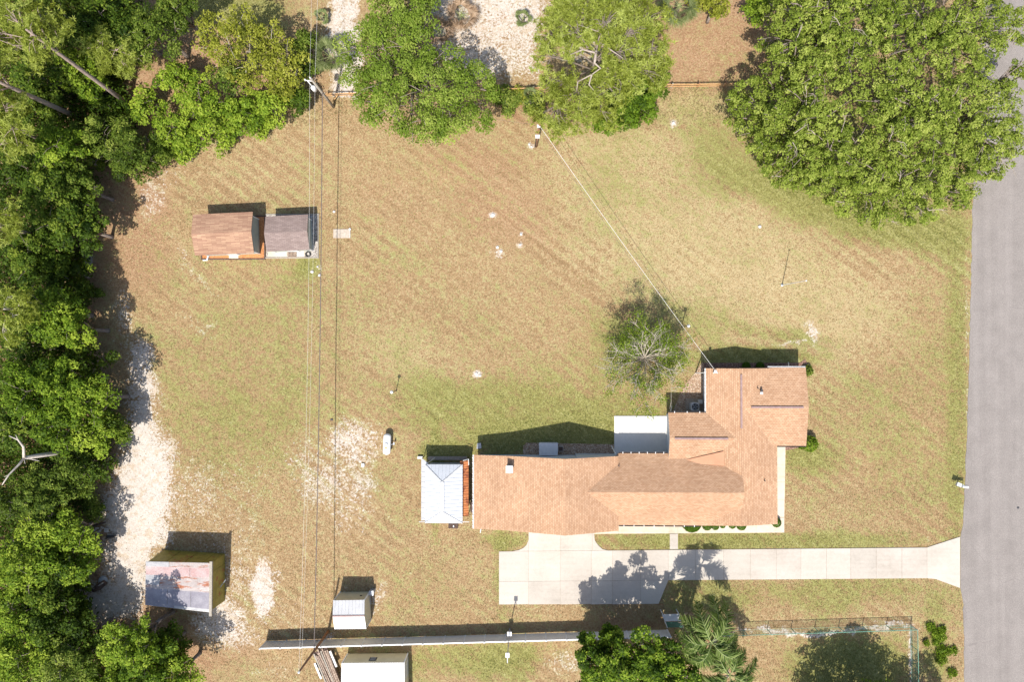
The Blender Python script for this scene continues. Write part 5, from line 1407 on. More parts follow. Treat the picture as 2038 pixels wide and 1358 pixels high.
# --- the big round tree at the dirt track
tree('big round bright green tree with puffy clumps overhanging the rail fence', 'camphor', 830, 150, 0, 0, base=(825, 165), r0=.42, name='camphor_tree',
     lobes=[(790, 10, 78, 10), (700, 92, 36, 8), (705, 140, 42, 8.2), (760, 95, 62, 10.4), (812, 90, 52, 10.2), (838, 50, 30, 9.4), (872, 122, 44, 9.8), (925, 132, 32, 8.6), (770, 165, 66, 10.8), (845, 185, 62, 10.8),
            (912, 178, 46, 9.6), (968, 180, 34, 8.0), (985, 182, 22, 7.0), (735, 205, 36, 8.0), (782, 232, 42, 8.4), (848, 250, 46, 8.6), (905, 215, 42, 8.8), (955, 232, 32, 8.0), (820, 262, 30, 7.4), (870, 262, 32, 7.4), (735, 175, 40, 8.8), (760, -60, 70, 9.5), (850, -40, 50, 8.5)])
# --- the oaks on the right
oaks = {
 'broad live oak filling the upper right, its crown nearest the dry lawn': ((1600, 250), [(1500, 190, 42, 8), (1478, 235, 34, 7), (1500, 262, 36, 7), (1545, 215, 52, 10), (1530, 160, 34, 8.5), (1555, 265, 48, 9.5), (1535, 312, 36, 7), (1560, 335, 42, 7.5), (1600, 200, 58, 12), (1610, 260, 58, 12), (1600, 310, 50, 10), (1595, 352, 36, 7.5), (1650, 230, 60, 13), (1655, 300, 55, 12), (1470, 200, 22, 5.5), (1625, 350, 34, 8.5)]),
 'live oak crown at the lower right of the grove beside the road': ((1760, 350), [(1700, 285, 52, 12), (1690, 340, 46, 10.5), (1672, 385, 38, 8), (1720, 390, 46, 9), (1740, 340, 52, 12), (1768, 402, 42, 8), (1800, 350, 56, 11.5), (1815, 412, 34, 7), (1845, 395, 38, 7.5), (1850, 350, 52, 10.5), (1895, 385, 38, 7.5), (1905, 345, 46, 9), (1755, 430, 20, 5.5), (1850, 420, 20, 5.5), (1935, 365, 26, 7), (1770, 290, 52, 13)]),
 'live oak crown in the top middle of the grove': ((1640, 60), [(1545, 30, 38, 8), (1545, 85, 36, 8.5), (1580, 110, 48, 10.5), (1590, 40, 52, 11), (1640, 80, 58, 12.5), (1650, 10, 60, 12.5), (1630, 150, 56, 12.5), (1690, 130, 58, 13.5), (1700, 60, 58, 13.5), (1570, 150, 36, 9), (1600, -50, 60, 11), (1690, -40, 60, 12)]),
 'live oak crown at the top right corner spreading over the road': ((1850, 80), [(1760, 40, 58, 13), (1820, 20, 58, 12.5), (1770, 110, 60, 14), (1840, 90, 60, 13.5), (1895, 50, 52, 11.5), (1945, 30, 44, 9.5), (1905, 120, 54, 12), (1960, 95, 46, 9.5), (1985, 60, 30, 8), (2030, 45, 24, 6.5), (1985, 20, 24, 7), (1850, -50, 60, 12), (1930, -40, 50, 10), (2025, 70, 16, 6)]),
 'live oak crown leaning far over the road at the right edge': ((1880, 230), [(1740, 200, 58, 14), (1800, 180, 60, 14.5), (1790, 240, 60, 14.5), (1850, 220, 60, 14), (1850, 290, 54, 12), (1910, 190, 56, 12.5), (1915, 255, 54, 11.5), (1965, 170, 44, 9.5), (1975, 225, 46, 9), (1965, 285, 46, 8.8), (2010, 265, 34, 7), (1930, 315, 40, 8.5), (1990, 315, 34, 7), (2020, 295, 26, 6.5), (2010, 185, 26, 7), (2030, 130, 20, 6.5), (1975, 340, 22, 6)]),
}
for lab, (bs, lo) in oaks.items():
    tree(lab, 'oak', *bs, 0, 0, base=bs, r0=.45, name='live_oak', lobes=lo)
    # dead twigs showing through
rt = random.Random(9)
for lab, (bs, lo) in oaks.items():
    t = [o for o in COL.objects if o.get('label') == lab][0]
    mb = MB()
    for k in range(13):
        x, y, r_, z = rt.choice(lo); p = P(x + rt.uniform(-.7, .7) * r_, y + rt.uniform(-.7, .7) * r_, z - rt.uniform(.1, 1.3))
        a = rt.uniform(0, 6.28); q = p + Vector((math.cos(a) * rt.uniform(.8, 2.0), math.sin(a) * rt.uniform(.8, 2.0), .25))
        mb.tube([p, p.lerp(q, .6) + Vector((.1, .1, .05)), q], [.045, .03, .012], 5)
        for j in range(2):
            s_ = p.lerp(q, rt.uniform(.3, .8)); a2 = a + rt.uniform(-.9, .9); mb.tube([s_, s_ + Vector((math.cos(a2) * .7, math.sin(a2) * .7, .15))], [.022, .01], 4)
    obj('dead_twigs', mb, M['deadtwig'], t)['kind'] = 'stuff'
# --- pine by the rail fence
pine('tall loose yellow green pine with bare grey limbs over the rail fence', (1175, 190), (1186, 105), 12.5, [(1110, 60, 42, 11), (1090, 110, 32, 9.5), (1100, 165, 38, 9), (1105, 215, 40, 8), (1150, 60, 50, 12.3), (1150, 20, 50, 12), (1205, 40, 52, 13), (1260, 60, 50, 12), (1300, 95, 40, 10.5), (1285, 30, 45, 11), (1240, 100, 48, 12), (1150, 190, 46, 9.5), (1160, 235, 30, 7.5), (1215, 175, 44, 10), (1290, 140, 40, 10), (1240, 150, 44, 11), (1200, 225, 30, 7.5), (1190, -30, 70, 12), (1110, 250, 16, 6.5), (1310, 130, 20, 9)], 0, dens=2.1, r0=.3, bark='bark')
t = [o for o in COL.objects if o.get('label', '').startswith('tall loose yellow')][0]
mb = MB()
for pts, r in (([(1187, 100, 12.4), (1183, 125, 12), (1195, 135, 11.4), (1178, 148, 10.8), (1150, 162, 10.2)], .15), ([(1178, 148, 11), (1172, 168, 10.2), (1184, 182, 9.8)], .1), ([(1187, 105, 12.4), (1160, 98, 12.2), (1135, 108, 11.8)], .1), ([(1210, 95, 12.8), (1240, 115, 12.2)], .08), ([(1150, 162, 10.3), (1147, 182, 9.6)], .07), ([(1215, 40, 12.9), (1190, 62, 12.6), (1150, 48, 12.4)], .07)):
    mb.tube([P(x, y, z) for x, y, z in pts], [r * (1 - .6 * k / (len(pts) - 1)) for k in range(len(pts))], 6)
obj('bare_limb', mb, M['deadtwig'], t, True)
tree('dense low green bush below the pine at the lawn edge', 'bright', 1250, 205, 0, 0, name='bush', cat='bush', lobes=[(1235, 190, 38, 4.5), (1275, 180, 38, 5), (1300, 165, 30, 4.5), (1235, 225, 40, 4), (1275, 215, 34, 4), (1210, 245, 18, 2.2), (1250, 240, 22, 2.6), (1190, 250, 12, 1.5)], rb=.6, tint=(.35, .2))
tree('ragged shrub growing through the rail fence right of the big round tree', 'grey', 1010, 200, 26, 1.8, name='bush', cat='bush', dens=1.1)
tree('small yellowish shrub just below the rail fence', 'yellow', 1030, 190, 14, 1.3, name='bush', cat='bush', dens=1.3)
tree('low shrub at the left foot of the pine by the rail fence', 'grey', 1062, 205, 20, 1.6, name='bush', cat='bush', dens=1.0)
tree('young lime green tree at the top edge left of the oaks', 'yellow', 1425, 8, 30, 5, dens=1.8, nl=80)
tree('lime green young tree cut by the top edge beside the fan palm', 'yellow', 1385, -12, 28, 4.5, dens=1.8, nl=80)
tree('dark bush tucked under the left side of the oaks at the top', 'bright', 1508, 12, 26, 4, name='bush', cat='bush')

# --- the wood on the left, tree by tree
wood = [
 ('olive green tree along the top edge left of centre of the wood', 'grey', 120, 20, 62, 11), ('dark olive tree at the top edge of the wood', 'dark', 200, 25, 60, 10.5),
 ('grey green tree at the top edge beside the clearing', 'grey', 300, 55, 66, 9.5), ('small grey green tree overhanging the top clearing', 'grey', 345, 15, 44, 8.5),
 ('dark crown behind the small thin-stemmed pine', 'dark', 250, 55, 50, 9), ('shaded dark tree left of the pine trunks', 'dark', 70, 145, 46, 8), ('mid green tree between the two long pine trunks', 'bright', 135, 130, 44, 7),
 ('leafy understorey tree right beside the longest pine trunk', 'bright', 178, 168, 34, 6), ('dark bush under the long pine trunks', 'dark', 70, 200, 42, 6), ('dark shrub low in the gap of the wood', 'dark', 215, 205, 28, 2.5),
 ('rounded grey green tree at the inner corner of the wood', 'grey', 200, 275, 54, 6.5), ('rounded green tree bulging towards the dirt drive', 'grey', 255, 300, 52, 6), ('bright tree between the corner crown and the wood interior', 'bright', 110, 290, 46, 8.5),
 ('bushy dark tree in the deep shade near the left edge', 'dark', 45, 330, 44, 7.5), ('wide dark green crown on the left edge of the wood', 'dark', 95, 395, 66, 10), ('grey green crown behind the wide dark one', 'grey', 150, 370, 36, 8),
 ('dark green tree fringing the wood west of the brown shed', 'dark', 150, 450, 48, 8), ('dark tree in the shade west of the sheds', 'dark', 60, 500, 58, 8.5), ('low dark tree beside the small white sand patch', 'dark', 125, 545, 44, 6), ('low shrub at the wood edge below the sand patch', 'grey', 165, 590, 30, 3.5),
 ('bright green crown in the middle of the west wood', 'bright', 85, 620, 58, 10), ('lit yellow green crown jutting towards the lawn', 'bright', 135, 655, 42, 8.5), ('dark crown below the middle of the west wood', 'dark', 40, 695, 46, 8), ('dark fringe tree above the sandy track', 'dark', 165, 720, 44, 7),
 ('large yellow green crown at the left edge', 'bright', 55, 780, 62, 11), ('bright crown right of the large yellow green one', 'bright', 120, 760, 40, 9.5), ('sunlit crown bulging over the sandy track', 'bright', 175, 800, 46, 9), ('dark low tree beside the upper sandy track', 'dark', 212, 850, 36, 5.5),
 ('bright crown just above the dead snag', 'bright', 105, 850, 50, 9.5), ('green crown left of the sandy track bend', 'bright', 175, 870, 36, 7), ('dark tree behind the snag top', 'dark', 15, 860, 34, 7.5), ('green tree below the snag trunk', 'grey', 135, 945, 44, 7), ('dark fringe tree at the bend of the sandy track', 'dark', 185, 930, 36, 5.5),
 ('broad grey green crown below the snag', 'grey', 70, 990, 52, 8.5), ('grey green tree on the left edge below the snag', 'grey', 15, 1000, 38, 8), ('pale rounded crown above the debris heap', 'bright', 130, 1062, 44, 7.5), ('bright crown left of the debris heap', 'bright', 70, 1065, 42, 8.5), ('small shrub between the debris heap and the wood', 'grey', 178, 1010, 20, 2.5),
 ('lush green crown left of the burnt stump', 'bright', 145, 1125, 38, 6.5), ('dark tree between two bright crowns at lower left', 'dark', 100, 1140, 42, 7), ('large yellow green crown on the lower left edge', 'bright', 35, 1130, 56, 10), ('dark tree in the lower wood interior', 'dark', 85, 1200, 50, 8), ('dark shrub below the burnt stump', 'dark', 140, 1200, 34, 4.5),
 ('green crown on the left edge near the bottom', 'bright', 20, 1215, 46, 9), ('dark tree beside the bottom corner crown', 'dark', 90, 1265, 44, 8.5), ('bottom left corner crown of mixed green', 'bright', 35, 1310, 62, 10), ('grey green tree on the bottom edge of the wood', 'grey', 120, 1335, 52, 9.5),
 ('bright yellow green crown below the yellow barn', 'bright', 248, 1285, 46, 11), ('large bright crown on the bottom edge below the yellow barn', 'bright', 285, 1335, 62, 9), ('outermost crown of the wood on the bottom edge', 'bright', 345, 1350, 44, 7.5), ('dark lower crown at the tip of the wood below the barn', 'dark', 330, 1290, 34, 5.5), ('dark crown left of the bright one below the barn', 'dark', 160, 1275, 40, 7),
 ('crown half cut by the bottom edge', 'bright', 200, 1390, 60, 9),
 # clearing side, above the drive
 ('bright bush at the left end of the thicket above the dirt drive', 'bright', 290, 205, 38, 4.5), ('bright low crown of the thicket facing the dirt drive', 'bright', 345, 255, 46, 4.2), ('leafy bright crown in the upper thicket', 'bright', 345, 155, 42, 5.2),
 ('bright crown in the centre of the thicket', 'bright', 400, 195, 52, 5.6), ('rounded bright crown of the thicket near the lawn', 'bright', 420, 255, 50, 4.2), ('mid green crown in the thicket near the lawn corner', 'bright', 480, 220, 48, 5), ('right-hand crown of the thicket below the yellow tree', 'bright', 540, 205, 46, 5),
 ('dark green bush at the right end of the thicket near the grey pole', 'dark', 588, 195, 30, 4.2), ('low bright bush skirting the lawn at the thicket foot', 'bright', 320, 300, 28, 2.4), ('low bright bush at the bottom point of the thicket', 'bright', 365, 300, 22, 2.0), ('grey green crown in the thicket middle', 'grey', 455, 150, 34, 5.6), ('low fringe bush under the right-hand thicket crowns', 'bright', 520, 245, 26, 2.2),
 ('green bush left of the power lines above the thicket', 'grey', 605, 85, 30, 5), ('green bush beside the wires below the top clearing', 'grey', 600, 130, 28, 4.5),
]
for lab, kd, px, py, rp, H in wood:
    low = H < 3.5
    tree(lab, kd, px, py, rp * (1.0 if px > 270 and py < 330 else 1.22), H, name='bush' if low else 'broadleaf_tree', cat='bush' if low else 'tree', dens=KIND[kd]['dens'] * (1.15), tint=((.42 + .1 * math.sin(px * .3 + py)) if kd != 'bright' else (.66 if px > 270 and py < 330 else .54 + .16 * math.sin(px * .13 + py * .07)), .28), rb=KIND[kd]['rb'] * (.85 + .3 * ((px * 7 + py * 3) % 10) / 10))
tree('loose yellow green tree with pale branches at the top clearing', 'yellow', 465, 75, 0, 0, lobes=[(420, 55, 36, 7.5), (465, 35, 38, 8), (455, 85, 44, 8.4), (500, 60, 34, 7.8), (505, 105, 40, 7.6), (440, 120, 34, 6.8), (490, 145, 32, 6.4), (408, 95, 22, 6.5)], trunk='palebark', r0=.2)
tree('bushy yellow green tree left of the wires', 'yellow', 560, 110, 0, 0, lobes=[(540, 75, 34, 7), (570, 110, 36, 7), (545, 145, 38, 6.6), (590, 150, 22, 5.4), (560, 175, 28, 5.2), (525, 120, 30, 7)], trunk='palebark', r0=.18, dens=1.5)
pine('tallest pine with a long bare trunk pointing to the top left corner', (257, 208), (52, 58), 17.2, [(20, 30, 46, 16), (60, 70, 40, 16.5), (25, 90, 44, 15), (80, 30, 38, 15), (60, 105, 34, 13.5), (110, 55, 28, 14), (-20, 60, 50, 15)], 0, dens=1.5, r0=.24)
pine('pine with a bare trunk leaving the left edge above the corner crown', (160, 235), (-30, 150), 17.5, [(-40, 150, 50, 16), (-10, 120, 30, 15), (-20, 190, 30, 15)], 0, dens=1.3, r0=.27)
pine('pine crown of yellow needles on the left edge below the second trunk', (105, 290), (12, 245), 13, [(10, 215, 36, 12.5), (25, 255, 38, 13), (45, 285, 24, 11.5), (0, 290, 30, 11.5), (-20, 240, 40, 12.5)], 0, dens=1.6, r0=.2)
pine('small pine showing a short trunk on the left edge beside the dark crowns', (90, 472), (-5, 450), 14, [(5, 420, 26, 13.5), (18, 440, 20, 13), (-15, 450, 40, 13.5)], 0, dens=1.8, r0=.22)
pine('pale pine with grey limbs on the left edge of the middle wood', (95, 615), (8, 615), 13, [(15, 590, 28, 13), (25, 630, 30, 12.5), (5, 660, 26, 11.5), (40, 600, 18, 11.5), (-15, 620, 40, 13)], 0, dens=1.3, r0=.2, bark='palebark')
pine('slender sparse olive pine beside the top clearing', (257, 142), (195, 80), 9.5, [(205, 75, 28, 9.4), (232, 100, 26, 8.4), (245, 120, 22, 7.4), (185, 95, 24, 8.8), (215, 120, 22, 7.5), (270, 110, 20, 7)], 0, dens=1.4, r0=.11)
tree_ = pine
# standing dead tree at the left
b = P(170, 893, 0)
t = thing('dead_snag', 'bare grey dead tree leaning with forked branches at the left edge', 'dead tree', (b.x, b.y, 0))
fk = P(48, 912, 10.5)
obj('trunk', MB().tube([b, b.lerp(fk, .5), fk], [.3, .26, .19], 9), M['palebark'], t, True)
for pts, r in (([fk, P(47, 890, 11), P(36, 876, 11.4), P(18, 868, 11.6)], .16), ([fk, P(38, 925, 11.2), P(18, 945, 12), P(4, 966, 12.6)], .15), ([fk, P(60, 914, 11.6), P(78, 918, 12)], .07), ([P(36, 876, 11.4), P(31, 866, 11.7)], .06), ([fk, P(50, 924, 11.2)], .06), ([P(18, 945, 12), P(8, 950, 12.2)], .05)):
    obj('limb', MB().tube(pts, [r * (1 - .7 * k / (len(pts) - 1)) for k in range(len(pts))], 7), M['palebark'], t, True)
# fallen timber in the corner
q0, q1 = P(0, 100, 8), P(40, 130, 8)

# --- undergrowth filling the wood floor
rg = np.random.default_rng(31)
ux, uy = rg.uniform(-30, 330, 9000), rg.uniform(-30, 1388, 9000)
WOOD = [(-60, -60), (290, -60), (300, 70), (275, 170), (300, 250), (225, 345), (195, 400), (185, 560), (185, 640), (215, 760), (240, 860), (200, 960), (180, 1010), (150, 1100), (140, 1180), (200, 1235), (330, 1270), (400, 1400), (-60, 1400)]
sdw = sd_poly(ux, uy, WOOD) - 26 * fbm(ux, uy, .02, 5)
ux, uy = ux[sdw > 8], uy[sdw > 8]
packs = []
for x_, y_ in zip(ux[:3600], uy[:3600]):
    h = rg.uniform(.2, 2.6) ; c_ = P(x_, y_, h); n = 26
    q = np.array(c_) + rg.normal(size=(n, 3)) * np.array([.55, .55, .3]); q[:, 2] = np.maximum(q[:, 2], .05)
    packs.append(cards(q, unit(rg.normal(size=(n, 3)) * .8 + np.array([0, 0, .9])), rg.uniform(.22, .5, n), .5, .42 + rg.normal() * .2 + rg.normal(size=n) * .15, rg))
for p_ in packs: p_[2][:] *= .6  # leaf tints darkened: deep shade of the gaps between crowns put into the colour
und = thing('undergrowth_tmp', 'x x x x', 'x', (0, 0, 0)); o = finish('undergrowth', packs, L['dark'], und); o.parent = None; bpy.data.objects.remove(und)
tag(o, 'shrubby undergrowth covering the floor of the wood', 'undergrowth', kind='stuff')

# --- half bare tree in the lawn
ntree[0] += 1; rg = np.random.default_rng(77)
b = P(1268, 703, 0); hub = P(1282, 713, 3.0)
t = thing('bare_branched_tree', 'half bare tree with radiating pale branches and sparse leaves in the lawn', 'tree', (b.x, b.y, 0))
obj('trunk', MB().tube([b - Vector((0, 0, .2)), b.lerp(hub, .5), hub], [.3, .24, .2], 9), M['palebark'], t, True)
mb = MB(); packs = []
for k in range(26):
    a = 2 * math.pi * k / 26 + rg.uniform(-.15, .15); ln = rg.uniform(3.0, 5.3); h = rg.uniform(1.6, 5.0)
    if math.sin(a) > .3: ln *= .78
    pts = [hub]; 
    for j in (1, 2, 3, 4):
        f = j / 4
        pts.append(hub + Vector((math.cos(a + .12 * j * rg.uniform(-1, 1)) * ln * f, math.sin(a + .12 * j * rg.uniform(-1, 1)) * ln * f, h * math.sin(f * 1.35))))
    mb.tube(pts, [.06, .05, .036, .024, .010], 5)
    for j in range(11):
        s0 = pts[1 + j % 3].lerp(pts[2 + j % 3], rg.random()); a2 = a + rg.uniform(-1.0, 1.0); l2 = rg.uniform(.6, 1.5)
        e = s0 + Vector((math.cos(a2) * l2, math.sin(a2) * l2, rg.uniform(-.1, .6)))
        mb.tube([s0, s0.lerp(e, .5) + Vector((0, 0, .08)), e], [.034, .022, .01], 4)
        for m_ in range(3):
            e2 = e + Vector((rg.normal() * .35, rg.normal() * .35, rg.uniform(0, .3))); mb.tube([s0.lerp(e, .6), e2], [.017, .007], 3)
        dens_ = rg.random() < (.55 if math.sin(a) > -.2 else .34)
        if dens_:
            n = rg.integers(90, 200); q = np.array(e) + rg.normal(size=(n, 3)) * .36 - np.array([0, 0, .1])
            packs.append(cards(q, unit(rg.normal(size=(n, 3)) + np.array([0, 0, .7])), rg.uniform(.1, .21, n), .55, .55 + rg.normal(size=n) * .25, rg))
# lower shoots round the middle
n = 1500
q = np.array(hub) + rg.normal(size=(n, 3)) * np.array([1.8, 1.6, .7]) + np.array([0, .6, -.5])
q[:, 2] = np.maximum(q[:, 2], .4)
packs.append(cards(q, unit(rg.normal(size=(n, 3)) + np.array([0, 0, .7])), rg.uniform(.1, .22, n), .55, .3 + rg.normal(size=n) * .2, rg))
obj('branches', mb, M['midbark'], t)
finish('crown', packs, L['bright'], t)

# --- trees round the bottom edge
tree('dark leafy tree behind the white fence cut by the bottom edge', 'bright', 1240, 1320, 0, 0, base=(1225, 1300), r0=.3, lobes=[(1180, 1292, 24, 7), (1190, 1325, 36, 8), (1225, 1292, 32, 8.4), (1235, 1325, 42, 9.4), (1280, 1300, 36, 9.2), (1270, 1345, 40, 9), (1322, 1308, 34, 8.2), (1330, 1345, 40, 8.4), (1365, 1335, 34, 7.2), (1190, 1365, 42, 7), (1245, 1385, 50, 8), (1310, 1390, 50, 7.5), (1205, 1262, 14, 5.6), (1170, 1275, 12, 5.2), (1232, 1262, 10, 5.4), (1360, 1370, 36, 6)], tint=(.27, .42), nl=80, rb=.55, dens=1.6)
tree('tree outside the bottom edge throwing shade on the fenced lawn', 'dark', 1735, 1490, 118, 10.5, dens=2.4)
tree('second tree outside the bottom edge near the fence corner', 'dark', 1875, 1470, 60, 8)

def feather_palm(label, base, crownpx, H, n, fl, r0=.17, dead=2, seed=1):
    rg = np.random.default_rng(seed); b = P(*base, 0); c = P(*crownpx, H)
    t = thing('feather_palm', label, 'palm', (b.x, b.y, 0))
    obj('trunk', MB().tube([b, b.lerp(c, .5) + Vector((0, 0, .2)), c], [r0 * 1.2, r0, r0 * .85], 10), M['palebark'], t, True)
    for k in range(n + dead):
        dd = k >= n
        a = 2 * math.pi * k / n * 1.0 + rg.uniform(-.16, .16) + (.4 if k % 2 else 0)
        ln = fl * rg.uniform(.85, 1.1) * (.8 if dd else 1); rise = (.9 if k % 2 else .35) * rg.uniform(.7, 1.2) if not dd else -.5
        if dd: a = 2.3 + .5 * (k - n)
        pts = []; bend = rg.uniform(-.45, .45)
        for j in range(9):
            f = j / 8; d = ln * (f - .22 * f * f)
            z = c.z + ln * (rise * f - (rise + .55) * f * f * .95)
            pts.append(Vector((c.x + math.cos(a + bend * f) * d, c.y + math.sin(a + bend * f) * d, z)))
        rc = MB().tube(pts, [.045 * (1 - .8 * j / 8) + .006 for j in range(9)], 4)
        fr = obj('frond', rc, M['deadfrond'] if dd else M['stalk'], t)
        m_ = 66; V = []; T = []
        for j in range(m_):
            f = .12 + .88 * j / m_; s = f * 8; i0 = min(7, int(s)); p = pts[i0].lerp(pts[i0 + 1], s - i0); d = (pts[i0 + 1] - pts[i0]).normalized()
            side = d.cross(Vector((0, 0, 1))).normalized()
            lf = (.74 * math.sin(math.pi * min(.98, .12 + f * .82)) + .12) * fl / 3.4
            for sg in (-1, 1):
                q = p + (side * sg * rg.uniform(.5, .95) + d * rg.uniform(.35, .9) + Vector((0, 0, rg.uniform(-.9, .3)))) .normalized() * lf * rg.uniform(.8, 1.1)
                w_ = d * .075
                V += [p - w_, p + w_, q + w_ * .35 - Vector((0, 0, .05)), q - w_ * .35 - Vector((0, 0, .05))]; T.append(.45 + rg.normal() * .36)
        V = np.array([tuple(v) for v in V]); F = np.arange(len(V)).reshape(-1, 4)
        V = V - np.array(ORG[t.name]); me = mesh_np('leaflets', V, F, [('tint', np.repeat(np.clip(T, 0, 1), 4))], L['straw'] if dd else L['palm'])
        o = bpy.data.objects.new('leaflets', me); COL.objects.link(o); o.parent = fr
    mb = MB()
    for k in range(5):
        a = rg.uniform(0, 6.28); mb.tube([c, c + Vector((math.cos(a) * .7, math.sin(a) * .7, -.3))], [.07, .03], 5)
    obj('crownshaft', mb, M['palebark'], t)
    return t
feather_palm('tall feather palm with arching fronds right of the pump shelter', (1366, 1238), (1416, 1280), 8.8, 11, 4.9, seed=3)
feather_palm('shorter feather palm on the bottom edge behind the tall one', (1410, 1302), (1452, 1345), 6.6, 10, 4.5, seed=8, dead=1)

def fan_palm(label, px, py, h, n, fl, mat='fan', seed=1, name='fan_palm'):
    rg = np.random.default_rng(seed); c = P(px, py, h)
    t = thing(name, label, 'palm', (c.x, c.y, 0))
    obj('trunk', MB().tube([(c.x, c.y, -.1), (c.x, c.y, h)], [.2, .16], 8), M['bark'], t)
    for k in range(n):
        a = 2 * math.pi * k / n + rg.uniform(-.2, .2); el = rg.uniform(.15, 1.1) if k % 3 else rg.uniform(-.2, .2); pl = fl * rg.uniform(.45, .75)
        e = c + Vector((math.cos(a) * math.cos(el), math.sin(a) * math.cos(el), math.sin(el))) * pl
        fr = obj('frond', MB().tube([c, e], [.03, .015], 4), M['stalk'], t)
        V = []; T = []
        d = (e - c).normalized(); side = d.cross(Vector((0, 0, 1))).normalized(); upv_ = side.cross(d)
        for j in range(22):
            f = -1.75 + 3.5 * j / 21; dr = d * math.cos(f) + side * math.sin(f); ll = fl * .55 * rg.uniform(.85, 1.1)
            q = e + dr * ll + upv_ * (.1 * math.cos(f)) - Vector((0, 0, .25 * ll * rg.uniform(.5, 1.3)))
            w_ = dr.cross(upv_).normalized() * .045
            m_ = e.lerp(q, .5) + upv_ * .05
            V += [e, m_ - w_, q, m_ + w_]; T.append(.5 + rg.normal() * .2)
        V = np.array([tuple(v) for v in V]) - np.array(ORG[t.name]); me = mesh_np('blades', V, np.arange(len(V)).reshape(-1, 4), [('tint', np.repeat(np.clip(T, 0, 1), 4))], L[mat])
        o = bpy.data.objects.new('blades', me); COL.objects.link(o); o.parent = fr
    return t
fan_palm('grey green fan palm at the top edge left of the lime trees', 1352, 12, 3.5, 20, 2.4, seed=2)
fan_palm('fan palm between the dirt track and the big round tree', 657, 112, 3.0, 16, 2.1, seed=4)
fan_palm('small fan palm alone in the sandy yard at the top', 1041, 36, .8, 9, 1.1, seed=6)
fan_palm('small palmetto at the rail fence under the pine edge', 1056, 190, .7, 9, 1.2, seed=7)
fan_palm('dry brown palm heap in the sandy yard behind the big round tree', 918, 30, 1.0, 16, 2.0, 'straw', seed=9, name='dry_palm')
fan_palm('darker dead palm tuft touching the big round tree', 873, 62, 1.6, 14, 1.7, 'straw', seed=10, name='dry_palm')
fan_palm('yellowing palmetto beside the wires at the top edge', 640, 32, .8, 7, .9, 'fan', seed=12)

# --- clipped shrubs and garden bushes
def ball(label, px, py, rpx, z, sq=.85, name='clipped_shrub', spiky=False, kind='hedge', loose=False):
    ntree[0] += 1; rg = np.random.default_rng(700 + ntree[0]); r = rpx * S; c = P(px, py, z * .55)
    t = thing(name, label, 'shrub', (c.x, c.y, 0))
    n = int((5200 if not spiky else 1500) * max(.12, r * r)); q = unit(rg.normal(size=(n, 3))); q[:, 2] = abs(q[:, 2]) * np.sign(rg.random(n) - .12)
    pos = np.array([c.x, c.y, z - r * sq]) + q * np.array([r, r, r * sq]) * rg.uniform(.86, 1.04 if not spiky else 1.3, n)[:, None]
    if loose: pos[:, :2] += rg.normal(size=(n, 2)) * r * .28 + np.sin(q[:, :1] * 5 + ntree[0]) * r * .2
    pos[:, 2] = np.maximum(pos[:, 2], .03)
    pk = cards(pos, unit(q + rg.normal(size=(n, 3)) * (.35 if not spiky else .8)), rg.uniform(.07, .15, n) * (1 if not spiky else 2.0), .55, .5 + rg.normal(size=n) * .2, rg)
    finish('foliage', [pk], L[kind], t)
    obj('stem', MB().tube([(c.x, c.y, -.05), (c.x, c.y, max(.2, z - r * sq * .4))], [.05, .03], 6), M['bark'], t)
for lab, px, py, r, z in (('largest clipped round shrub at the front walk', 1378, 1042, 19.5, 1.1), ('clipped round shrub right of the largest one', 1407.5, 1047, 9.5, .8), ('third round shrub from the front door', 1423.5, 1048, 7.5, .75), ('smallest clipped shrub under the front eave', 1438, 1046.5, 5.5, .65),
                          ('small clipped shrub left of the last in the row', 1457.5, 1046, 7, .7), ('last clipped shrub in the row along the front walk', 1476, 1047, 9.5, .75), ('lone clipped shrub at the southeast house corner', 1545.5, 1041, 9, .9),
                          ('small round shrub left in the mulch bed north of the house', 1486, 729, 8, .6), ('small round shrub right in the mulch bed north of the house', 1513.5, 729, 8, .6)):
    ball(lab, px, py, r, z)
ball('spiky bush at the northeast house corner', 1607, 738, 9, .8, spiky=True, name='garden_bush', kind='grey')
ball('leafy red-flecked bush at the southeast corner of the east wing', 1611, 884, 13, 1.4, spiky=True, name='garden_bush', kind='bright')
ball('small tuft at the end of the mulch strip left of the leafy bush', 1595, 889, 5, .4, spiky=True, name='garden_bush', kind='bright')
for lab, px, py, r in (('round weed clump nearest the fence corner', 1852, 1249, 7), ('weed clump in the middle of the verge cluster', 1863, 1262, 8), ('bright weed clump on the right of the verge cluster', 1873, 1268, 8), ('small weed clump below the verge cluster', 1863, 1280, 4),
                       ('largest round weed clump by the lower fence', 1877, 1298, 9), ('round weed clump below the largest one', 1874, 1316, 7), ('faint weed tuft right of the verge cluster', 1876, 1254, 5), ('lowest weed tuft beside the tree shade', 1895, 1340, 7), ('left weed tuft close to the chain-link fence', 1844, 1281, 4), ('weed tuft above the lowest one', 1898, 1296, 6)):
    ball(lab, px, py, r, .3, .45, name='weed_clump', spiky=True, kind='bright', loose=True)

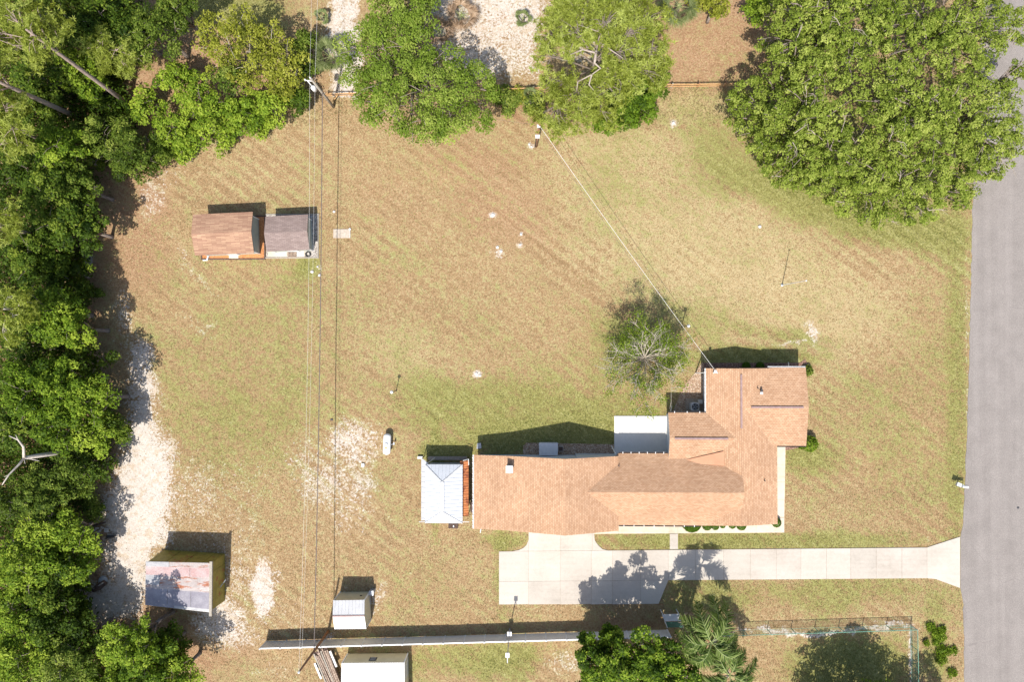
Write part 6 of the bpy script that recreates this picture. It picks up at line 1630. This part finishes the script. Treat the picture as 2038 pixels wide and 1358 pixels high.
# ------------------------------------------------------------------ grass: real blades over the lawn
rg = np.random.default_rng(5)
N = 620000
gxr = rg.uniform(-64, 60, N); gyr = rg.uniform(-43, 45, N)
ppx, ppy = pix(gxr, gyr)
keep = (ppx > -20) & (ppx < 2058) & (ppy > -20) & (ppy < 1378)
def rx_(y): return np.interp(y, [q[1] for q in edge], [q[0] for q in edge])
keep &= ppx < rx_(ppy) - 2
for poly in ([(993, 1098), (1845, 1090), (1845, 1152), (1330, 1156), (1311, 1204), (993, 1205)], [(1052, 1030), (1181, 1030), (1184, 1078), (1205, 1097), (1020, 1098), (1052, 1075)], [(1845, 1090), (1914, 1067), (1914, 1174), (1862, 1154), (1845, 1152)],
             [(1181, 1020), (1563, 1020), (1563, 1061), (1181, 1064)], [(1541, 885), (1565, 885), (1563, 1061), (1541, 1061)], [(1332, 1060), (1350, 1060), (1350, 1095), (1332, 1095)], [(1222, 828), (1335, 828), (1335, 915), (1222, 915)],
             [(1335, 828), (1350, 795), (1362, 768), (1384, 742), (1397, 722), (1412, 724), (1412, 828)], [(1400, 720), (1612, 716), (1612, 745), (1400, 745)], [(1041, 882), (1222, 884), (1222, 920), (1041, 920)], [(1563, 885), (1604, 885), (1600, 890), (1563, 897)],
             [(402, 424), (635, 424), (635, 517), (402, 517)], [(662, 455), (698, 455), (698, 475), (662, 475)], [(940, 905), (1230, 905), (1230, 1040), (940, 1040)], [(1230, 900), (1545, 900), (1545, 1035), (1230, 1035)], [(1400, 735), (1595, 735), (1595, 885), (1400, 885)]):
    keep &= sd_poly(ppx, ppy, poly) < 0
gxr, gyr, ppx, ppy = gxr[keep], gyr[keep], ppx[keep], ppy[keep]
zs4 = zones(ppx, ppy, gxr, gyr)
pr = np.clip(1.0 - 1.05 * zs4[0] - .25 * zs4[2], .06, 1) * (0.55 + .9 * fbm(gxr, gyr, .9, 60))
keep = rg.random(len(gxr)) < pr * 0.85
gxr, gyr, ppx, ppy = gxr[keep], gyr[keep], ppx[keep], ppy[keep]; zs4 = [q[keep] for q in zs4]
n = len(gxr)
fx = np.clip((gxr + 73) / .28, 0, len(ax_) - 2).astype(int) + len(far); fy = np.clip((gyr + 54) / .28, 0, len(ay_) - 2).astype(int) + len(far)
gz = GZ[fy, fx]
a = rg.uniform(0, 6.28, n); ln = rg.uniform(.06, .17, n) * (0.8 + .5 * zs4[1]); lean = rg.uniform(.3, 1.1, n)
rough = soft_poly(ppx, ppy, [(1030, 170), (1480, 165), (1475, 235), (1300, 250), (1030, 250)], 15) + soft_poly(ppx, ppy, [(560, 190), (720, 190), (730, 225), (580, 250)], 12)
ln = ln * (1 + 1.3 * rough)
dx, dy = np.cos(a) * lean * ln, np.sin(a) * lean * ln
wx_, wy_ = -np.sin(a) * rg.uniform(.02, .05, n), np.cos(a) * rg.uniform(.02, .05, n)
B = np.stack([gxr, gyr, gz], -1)
V = np.stack([B + np.stack([wx_, wy_, 0 * a], -1), B - np.stack([wx_, wy_, 0 * a], -1), B + np.stack([dx, dy, ln * .75], -1)], 1).reshape(-1, 3)
tint = np.clip(.12 + .75 * np.clip(zs4[1] - .12 + (fbm(gxr, gyr, .8, 70) - .5) * .8, 0, 1) + rg.normal(size=n) * .16, 0, 1)
me = mesh_np('grass', V, np.arange(3 * n).reshape(n, 3), [('tint', np.repeat(tint, 3))], L['grass'])
o = bpy.data.objects.new('grass', me); COL.objects.link(o); tag(o, 'short mown dry grass of the wide lawn', 'grass', kind='stuff')
print('grass blades', n, 'polys', sum(len(o.data.polygons) for o in COL.objects if o.type == 'MESH'))
